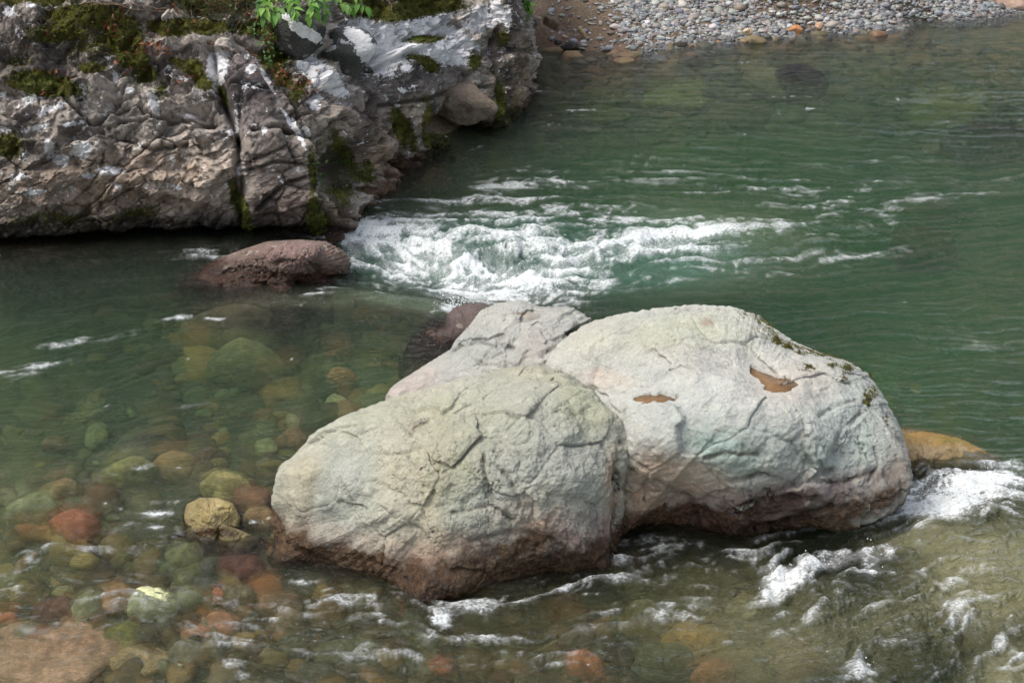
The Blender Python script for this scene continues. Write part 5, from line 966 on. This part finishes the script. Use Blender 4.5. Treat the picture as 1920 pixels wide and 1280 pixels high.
# ------------------------------------------------------------------ the river surface
FOAM = [(700,440,80,40,0,.95),(760,500,60,34,10,1.0),(1780,930,120,36,-8,1.15),(1600,1040,120,16,-8,.8),(1720,985,60,14,-5,.7),(960,520,110,30,0,1.15),(880,540,80,24,5,1.00),(1050,545,90,14,-5,0.80),(880,490,200,50,5,0.80),(1080,480,200,40,-3,0.62),(1420,440,140,20,-8,0.45),(1000,560,90,14,0,0.70),(1700,930,40,30,-20,1.00),(1840,900,110,24,-5,1.00),(1180,420,200,30,0,0.42),(960,1120,160,16,-14,0.36),(620,1110,60,12,20,0.36),(1300,1060,160,14,0,0.34),(720,440,70,34,0,0.75),(800,480,110,50,10,1.00),(900,505,110,44,5,1.10),(1010,510,80,30,0,0.90),(930,545,60,20,10,0.90),(960,440,120,24,0,0.70),(1100,465,120,24,0,0.85),(1230,455,110,26,-5,1.00),(1320,440,60,18,-5,0.90),(1050,500,110,24,-8,0.90),(820,410,80,16,5,0.60),
  (660,470,30,30,0,0.80),(1000,380,110,40,0,0.40),(900,400,100,30,0,0.53),(1180,400,120,20,0,0.34),(1430,400,130,26,0,0.38),(1560,390,130,26,5,0.36),(1650,400,70,20,0,0.32),(1040,330,60,14,10,0.36),(1100,250,80,8,0,0.19),(1480,360,200,30,0,0.26),(1300,520,260,16,-6,0.40),(1500,500,180,20,-10,0.26),(1150,545,120,12,-8,0.35),
  (1250,320,200,40,0,0.15),(1750,370,160,30,-8,0.19),(1700,300,200,14,-5,0.15),
  (1790,915,110,26,-8,1.15),(1720,950,50,22,-15,1.10),(1880,900,60,26,0,1.00),(1690,985,26,8,0,0.80),(1900,960,30,10,20,0.70),(1470,1085,46,34,-15,1.20),(1450,1115,26,22,0,1.10),(1540,1052,90,16,-12,0.90),(1640,1060,50,12,0,0.70),(1400,1045,60,10,10,0.50),(1740,1010,60,14,0,0.53),(1640,1240,46,22,-30,0.70),(1790,1150,30,30,-60,0.50),
  (1700,1040,160,26,0,0.42),(1880,1230,60,40,0,0.50),(1800,1080,120,40,0,0.38),(1560,1160,120,40,0,0.31),
  (826,1172,22,14,0,0.72),(880,1155,60,12,-10,0.43),(960,1135,70,10,-15,0.36),(1040,1110,60,10,-8,0.38),(700,1150,60,26,20,0.30),(640,1130,60,16,12,0.34),(470,1190,50,24,-10,0.40),(450,1255,20,40,0,0.40),(500,1160,60,12,0,0.34),(700,1240,160,20,0,0.25),(900,1200,120,20,0,0.25),(1150,1160,60,20,-20,0.30),(1000,1230,120,20,0,0.22),(1250,1150,80,20,0,0.25),
  (298,964,44,12,-14,0.75),(600,546,44,8,-4,0.70),(540,556,60,6,-8,0.50),(700,545,50,6,5,0.50),(345,596,46,5,-4,0.70),(400,598,40,5,5,0.60),(120,642,60,8,-14,0.50),(200,634,40,8,-10,0.50),(60,690,60,10,-14,0.35),(60,1050,60,40,-10,0.32),(40,1090,50,20,-10,0.35),(200,1030,120,30,-10,0.21),(250,1060,120,26,-10,0.20),(360,480,80,12,-5,0.40),(440,485,40,16,0,0.50),(500,466,20,16,0,0.35),  # weak entries at far left and below the bank paint sparkle as foam
  (850,578,30,8,-10,0.80),(600,1100,60,14,15,0.27),(380,1010,60,10,0,0.26),(120,1170,90,20,-5,0.17),(1230,1020,100,20,5,0.26),(1480,1010,120,8,-5,0.35),(1180,1080,120,14,-4,0.31),(560,740,40,4,-10,0.18),(300,780,120,6,-16,0.17),(250,880,90,6,-12,0.24),(1550,250,90,6,10,0.11),(1850,640,100,16,0,0.14)]
TURB = [(800,470,170,60,0,.6),(1000,1200,800,90,0,.13),(1500,1180,260,90,0,.42),(1350,1090,200,30,0,.2),(1850,1080,150,110,0,.8),(1750,1000,110,40,0,.75),(1700,1150,120,60,0,.5),(1900,1250,80,60,0,.7),(1800,860,60,16,0,.2),(900,480,240,60,0,.75),(1150,490,240,50,0,.55),(1550,1150,80,60,0,.35),(1300,450,160,50,0,.5),(600,560,120,16,0,.15),(750,562,110,16,8,.42)]
TURBC = lin((156, 154, 118))
AMP = [(1350,300,520,120,0,.012),(200,640,260,120,0,.012),(900,480,300,60,0,.075),(1250,460,180,40,0,.045),(1450,430,300,60,0,.018),(1750,950,220,80,0,.05),(1550,1100,260,90,0,.058),(1750,1200,220,90,0,.058),(900,1190,600,80,0,.044),(300,1180,480,90,0,.030),(200,1030,300,60,0,.018),(700,1130,120,30,0,.03),(1800,200,300,100,0,.016),(1200,1080,260,40,0,.042),(450,470,90,20,0,.035),(150,640,160,24,0,.022),(600,550,120,14,0,.028),(1850,1100,160,160,0,.035),(1000,1080,200,30,0,.028)]
FLOW = [(100,700,1,-.22),(300,620,1,-.15),(500,600,1,-.05),(700,560,1,.15),(820,580,.9,.35),(200,850,1,-.2),(450,780,1,-.25),(600,700,1,-.3),(100,1000,1,-.1),(300,1000,1,-.12),(450,1120,1,.15),(100,1150,1,-.12),(100,1250,1,-.15),(400,1200,1,.0),(620,1140,1,.3),(720,1170,.9,.45),(820,1190,1,-.05),
  (950,1140,1,-.3),(1100,1090,1,-.2),(800,1260,1,0),(1100,1230,1,-.03),(1250,1130,1,-.1),(1400,1060,1,.02),(1500,1080,1,-.35),(1650,1050,1,-.1),(1750,980,1,-.05),(1850,1050,1,.12),(1800,1180,.8,-.5),(1640,1230,.7,-.5),(1900,1250,.9,-.3),(1400,1220,1,-.05),
  (1720,920,1,-.2),(1880,900,1,.1),(700,440,1,-.05),(850,480,1,.1),(1000,520,1,-.05),(1150,500,1,-.1),(1300,450,1,-.08),(1450,500,1,-.15),(1250,540,1,-.1),(1600,460,1,-.25),(1500,380,1,.1),(1000,380,1,.1),(1100,320,1,.15),(850,400,1,-.2),(1200,250,1,-.05),(1500,250,1,.08),(1800,200,1,-.02),
  (1500,130,1,-.03),(1200,130,1,-.02),(1800,400,1,-.1),(1800,600,1,-.05),(1650,620,1,.02),(1700,750,1,.02),(1900,760,1,.1),(900,300,1,-.15)]
def fan(vals_d, us):
    D_, U_ = np.meshgrid(vals_d, us, indexing='ij'); return U_*D_, D_
yy = np.linspace(1345, -60, 780); dd = (CAM_H)/np.tan(PITCH+np.arctan((yy-640)/FPX)); dd = dd[dd < 25.5]
dd = np.concatenate([np.linspace(-3, dd[0]-.05, 26), dd, np.linspace(dd[-1]+.2, 34, 20)])
uw = .364*(.906+.423*CAM_H/np.maximum(dd, 4.5))*1.035                # half width of the fine part, as a fraction of distance
uf = np.linspace(-1, 1, 1060); eg = np.linspace(0, 1, 16)[1:]**1.6
UU = []
for d_, w_ in zip(dd, uw):
    dn = max(d_, 4.5)
    hw = w_*dn; UU.append(np.concatenate([-hw-(40-hw)*eg[::-1], uf*hw, hw+(40-hw)*eg]))
WX = np.array(UU); WY = np.repeat(dd[:, None], WX.shape[1], 1); nr, nc = WX.shape
W0 = water_level(WX, WY); inn = np.zeros((nr, nc)); inn[:, 15:-15] = 1
spx, spy = proj(np.stack([WX, WY, W0], -1))
# orientation of the flow as a coarse world-space field
fw = np.array([P(x, y, 0)[:2] for x, y, *_ in FLOW]); fd = np.array([(P(x+4*a, y+4*c_, 0)-P(x, y, 0))[:2] for x, y, a, c_ in FLOW]); fd /= np.linalg.norm(fd, axis=1, keepdims=True)
CGX, CGY = np.meshgrid(np.linspace(-9, 11, 200), np.linspace(4, 27, 230)); 
d2 = (CGX[..., None]-fw[:, 0])**2+(CGY[..., None]-fw[:, 1])**2; wgt = np.exp(-d2/(2*(.30+.05*CGY[..., None])**2))+1e-7/(1+d2)
vx = (wgt*fd[:, 0]).sum(-1)/wgt.sum(-1); vy = (wgt*fd[:, 1]).sum(-1)/wgt.sum(-1)
cpx, cpy = proj(np.stack([CGX, CGY, CGX*0], -1)); turbm = np.zeros_like(CGX)
for (x, y, rx, ry, a_, st) in FOAM:
    if st > .3: turbm = np.maximum(turbm, blob(cpx, cpy, x, y, rx*1.5, ry*1.8, a_)*st)
eps = .05
ps = lambda a, c_: fbm2(a*1.3, c_*1.0, 3, 141)
cux = (ps(CGX, CGY+eps)-ps(CGX, CGY-eps))/(2*eps); cuy = -(ps(CGX+eps, CGY)-ps(CGX-eps, CGY))/(2*eps)
vx = vx+cux*(.24+.36*turbm); vy = vy+cuy*(.24+.36*turbm); vl = np.hypot(vx, vy)+1e-6; vx /= vl; vy /= vl
def samp(A, x, y):
    gx_ = np.clip((x+9)/20*199, 0, 198.99); gy_ = np.clip((y-4)/23*229, 0, 228.99); i, j = gx_.astype(int), gy_.astype(int); fx, fy = gx_-i, gy_-j
    return (A[j, i]*(1-fx)+A[j, i+1]*fx)*(1-fy)+(A[j+1, i]*(1-fx)+A[j+1, i+1]*fx)*fy
def lic(freq, steps, h, seed, x0=None, y0=None):
    x0 = WX if x0 is None else x0; y0 = WY if y0 is None else y0; acc = noise2(x0*freq, y0*freq, seed); n = 1
    for sg in (-1, 1):
        x, y = x0.copy(), y0.copy()
        for _ in range(steps):
            x = x+sg*h*samp(vx, x, y); y = y+sg*h*samp(vy, x, y); acc = acc+noise2(x*freq, y*freq, seed); n += 1
    a = acc/n; return (a-a.mean())/(a.std()+1e-9)
sl_ = slice(15, nc-15); near = sst(14, 9, WY[:, sl_]); lx, ly = WX[:, sl_], WY[:, sl_]
l_f = lic(26, 9, .022, 151, lx, ly); l_m = lic(11, 9, .05, 152, lx, ly); l_c = lic(4.2, 8, .12, 153, lx, ly)
def full(a):
    o_ = np.zeros((nr, nc)); o_[:, sl_] = a; return o_
foam = np.zeros((nr, nc)); turb = np.zeros((nr, nc)); amp = np.full((nr, nc), .006)
wqx = spx+14*fbm2(WX*3, WY*2, 3, 160); wqy = spy+7*fbm2(WX*3, WY*2, 3, 161)
for (x, y, rx, ry, a_, st) in FOAM: foam = np.maximum(foam, blob(wqx, wqy, x, y, rx*1.25, ry*1.25, a_)*st)
for (x, y, rx, ry, a_, st) in TURB: turb = np.maximum(turb, np.clip(blob(spx, spy, x, y, rx, ry, a_)*1.3, 0, 1)*st)
for (x, y, rx, ry, a_, h_) in AMP: amp = np.maximum(amp, blob(spx, spy, x, y, rx*1.2, ry*1.2, a_)*h_)
amp *= inn*sst(26, 20, WY)
calm = sst(.0, .25, foam)
LM = full(near*l_m+(1-near)*l_c*.7+(1-near)*l_m*.3); LF = full(near*l_f+(1-near)*l_m)
nz_ = lambda a: (a-a[:, 20:-20].mean())/(a[:, 20:-20].std()+1e-9)
wu = WX+.16*fbm2(WX*2.6, WY*2.2, 3, 174); wv = WY+.16*fbm2(WX*2.6+9, WY*2.2+4, 3, 175)
iso = nz_(fbm2(WX*6, WY*4.2, 4, 171, .55)); isor = nz_(fbm2(wu*7, wv*5.5, 5, 172, .62, True)); big = nz_(fbm2(WX*2.2, WY*1.8, 3, 173)); clump = nz_(fbm2(wu*3.4, wv*2.6, 4, 176, .6))
m_ = np.clip(foam, 0, 1.2); fine = nz_(fbm2(wu*17, wv*13, 4, 177, .7))
H = amp*(.40*LM*(1-.6*m_) + .34*LF*(1-.5*m_) + .25*big + .30*iso + m_*(.30*clump+.10*isor+.05*fine))
Wz = W0+H
pat = nz_(.28*isor+.34*clump+.55*LF+.34*fine+.38*LM)
thr = 1.55-3.1*m_
fo = np.maximum(sst(thr-.9, thr+1.7, pat)**1.2, .34*sst(.45, 1.0, m_))*sst(.03, .2, m_)*inn
crest = sst(1.0, 2.7, nz_(LF+.5*fine+.6*iso+.6*LM))*sst(.009, .03, amp)*.22*inn     # thin broken crests where the water is rough
fo = fo*(.30+.75*np.clip(m_, 0, 1)); glint_fleck = sst(2.5, 3.4, nz_(LF+.9*fine+.3*big))*.5*sst(-1.2, .4, big)*inn  # pale specks painted as glints and bubbles, carried in the foam map
fo = np.clip(np.maximum(np.maximum(fo, crest), glint_fleck), 0, 1)
tcol = np.ones((nr, nc, 3))*TURBC; ww = np.clip(blob(spx, spy, 1000, 480, 420, 90)*1.8, 0, 1)[..., None]; tcol = tcol*(1-ww)+lin((112, 150, 132))*ww
wm, nt = new_mat('river_water'); b = NB(nt); p = b.pos(); fa = b.attr('foam'); ta = b.attr('turbid')
pn = b.scalev(p, (1.0, 1.6, 1.0)); n1 = b.math('ADD', b.noise(pn, 26, 4, .6, .8), b.math('MULTIPLY', b.noise(pn, 8, 3, .6, 1.2), 1.6)); n2 = b.noise(p, 90, 3, .6); n3 = b.noise(p, 260, 2, .5)
rip = b.attr('rough')
nrm = b.bump(b.math('MULTIPLY', b.math('MULTIPLY_ADD', rip, 48.0, .22), b.math('ADD', b.math('MULTIPLY', n1, 1.0), b.math('MULTIPLY', n2, .3))), .9, .042)
nrf = b.bump(b.math('MULTIPLY', b.math('MULTIPLY_ADD', rip, 17.0, .65), b.math('ADD', b.noise(pn, 8, 2, .5, 1.2), b.math('MULTIPLY', b.noise(pn, 24, 2, .5, .6), .25))), .8, .045)
gl = b.n('ShaderNodeBsdfGlossy'); gl.inputs['Roughness'].default_value = .035; b.set(gl.inputs['Normal'], nrm)
tr = b.n('ShaderNodeBsdfTransparent'); tr.inputs[0].default_value = (.97, .985, .975, 1)
rf = b.n('ShaderNodeBsdfRefraction'); rf.inputs['IOR'].default_value = 1.33; rf.inputs['Roughness'].default_value = .0; b.set(rf.inputs['Normal'], nrf)
fr = b.n('ShaderNodeFresnel'); fr.inputs[0].default_value = 1.33; b.set(fr.inputs['Normal'], nrm)
df = b.n('ShaderNodeBsdfDiffuse'); b.set(df.inputs[0], b.attr('TurbidCol', 'Color')); b.set(df.inputs['Normal'], nrm)
tm = b.n('ShaderNodeMixShader'); b.set(tm.inputs[0], b.math('MULTIPLY', ta, b.math('MULTIPLY_ADD', b.noise(pn, 5, 5, .6, .6), .8, .55), clamp=True)); WMODE = 0.38
rx_ = b.n('ShaderNodeMixShader'); rx_.inputs[0].default_value = WMODE; nt.links.new(tr.outputs[0], rx_.inputs[1]); nt.links.new(rf.outputs[0], rx_.inputs[2])
nt.links.new(rx_.outputs[0], tm.inputs[1]); nt.links.new(df.outputs[0], tm.inputs[2])
mx = b.n('ShaderNodeMixShader'); b.set(mx.inputs[0], b.math('MULTIPLY', fr.outputs[0], 1.0, clamp=True)); nt.links.new(tm.outputs[0], mx.inputs[1]); nt.links.new(gl.outputs[0], mx.inputs[2])
fd_ = b.n('ShaderNodeBsdfPrincipled'); fd_.inputs['Base Color'].default_value = (.86, .89, .90, 1); fd_.inputs['Roughness'].default_value = .35
b.set(fd_.inputs['Normal'], b.bump(b.math('ADD', n2, b.math('MULTIPLY', n3, .6)), .8, .012))
fn_ = b.noise(b.scalev(p, (.7, 1.4, 1.0)), 55, 5, .7, .5)
ff = b.math('MULTIPLY', fa, b.math('ADD', b.math('MULTIPLY', b.ramp(fn_, .36, .62), 1.15), b.math('MULTIPLY', b.ramp(n3, .4, .6), .35)))
ff = b.math('MULTIPLY', b.math('ADD', ff, b.math('MULTIPLY', b.math('POWER', fa, 3.0), .35)), 1.05, clamp=True)
mf2 = b.n('ShaderNodeMixShader'); b.set(mf2.inputs[0], b.math('MULTIPLY', ff, .93)); nt.links.new(mx.outputs[0], mf2.inputs[1]); nt.links.new(fd_.outputs[0], mf2.inputs[2])
va = b.n('ShaderNodeVolumeAbsorption'); va.inputs[0].default_value = (.43, .78, .54, 1); va.inputs[1].default_value = .85
vs = b.n('ShaderNodeVolumeScatter'); vs.inputs[0].default_value = (.30, .60, .42, 1); vs.inputs[1].default_value = .115
ad = b.n('ShaderNodeAddShader'); nt.links.new(va.outputs[0], ad.inputs[0]); nt.links.new(vs.outputs[0], ad.inputs[1])
o = b.n('ShaderNodeOutputMaterial'); nt.links.new(mf2.outputs[0], o.inputs['Surface']); nt.links.new(ad.outputs[0], o.inputs['Volume'])
Vw = np.stack([WX, WY, Wz], -1).reshape(-1, 3); Fw = grid_faces(nr, nc)
# closed body: skirt and floor well below the bed
ix = np.arange(nr*nc).reshape(nr, nc); ring = np.concatenate([ix[0, :], ix[1:, -1], ix[-1, -2::-1], ix[-2:0:-1, 0]]); m = len(ring)
Vl = Vw[ring].copy(); Vl[:, 2] = -4.0; cidx = len(Vw)+m; cV = np.array([[0, 15., -4.]])
sk = np.stack([ring, np.arange(m)+len(Vw), np.roll(np.arange(m), -1)+len(Vw), np.roll(ring, -1)], -1)
mid = [cidx]*m; fl = np.stack([np.arange(m)+len(Vw), np.roll(np.arange(m), -1)+len(Vw)], -1)
fl4 = np.array([[fl[i, 0], cidx, cidx, fl[i, 1]] for i in range(0)], int).reshape(0, 4)
VV = np.vstack([Vw, Vl]); atf = np.concatenate([fo.ravel(), np.zeros(m)]); att = np.concatenate([(turb*inn).ravel(), np.zeros(m)]); atr = np.concatenate([amp.ravel(), np.zeros(m)]); atc = np.vstack([tcol.reshape(-1, 3), np.tile(TURBC, (m, 1))])
me_quads = np.vstack([Fw, sk])
water = mesh_obj('river_water', VV, me_quads, wm, attrs={'rough': atr, 'foam': atf, 'turbid': att, 'TurbidCol': atc})
import bmesh
bm = bmesh.new(); bm.from_mesh(water.data); bm.verts.ensure_lookup_table(); f_ = bm.faces.new([bm.verts[len(Vw)+i] for i in range(m)]); bmesh.ops.recalc_face_normals(bm, faces=[f_]); 
bm.normal_update(); bm.to_mesh(water.data); bm.free()
tag(water, kind='structure')
# spray: droplets thrown up over the white water
r = np.random.default_rng(181); S_, F_ = csphere(2); DP = []; DS = []
wts = (fo*np.clip(foam, 0, 1)*np.gradient(WY, axis=0)).ravel(); wts = np.maximum(wts, 0)*(foam.ravel() > .55); wts /= wts.sum()
j = r.choice(len(wts), 2600, p=wts); base = Vw[j]; hgt = np.abs(r.normal(0, 1, len(j)))*.03; DP.append(base+np.stack([r.normal(0, .02, len(j)), r.normal(0, .02, len(j)), hgt], -1)); DS.append(r.uniform(.0015, .0045, len(j)))
sp0 = P(865, 578, .12); k = 160; DP.append(sp0+np.stack([r.normal(0, .10, k), r.normal(0, .06, k), np.abs(r.normal(0, .07, k))], -1)); DS.append(r.uniform(.003, .007, k))
DP = np.vstack(DP); DS = np.concatenate(DS); V = (S_[None]*DS[:, None, None]+DP[:, None]).reshape(-1, 3); F = (F_[None]+np.arange(len(DP))[:, None, None]*len(S_)).reshape(-1, 4)
fm = plain('foam_drop', (232, 236, 238), .3, .05)
tag(mesh_obj('spray', V, F, fm), 'white spray droplets above the rapid and the foaming water', 'spray', kind='stuff')
print('water', round(time.time()-T0, 1))
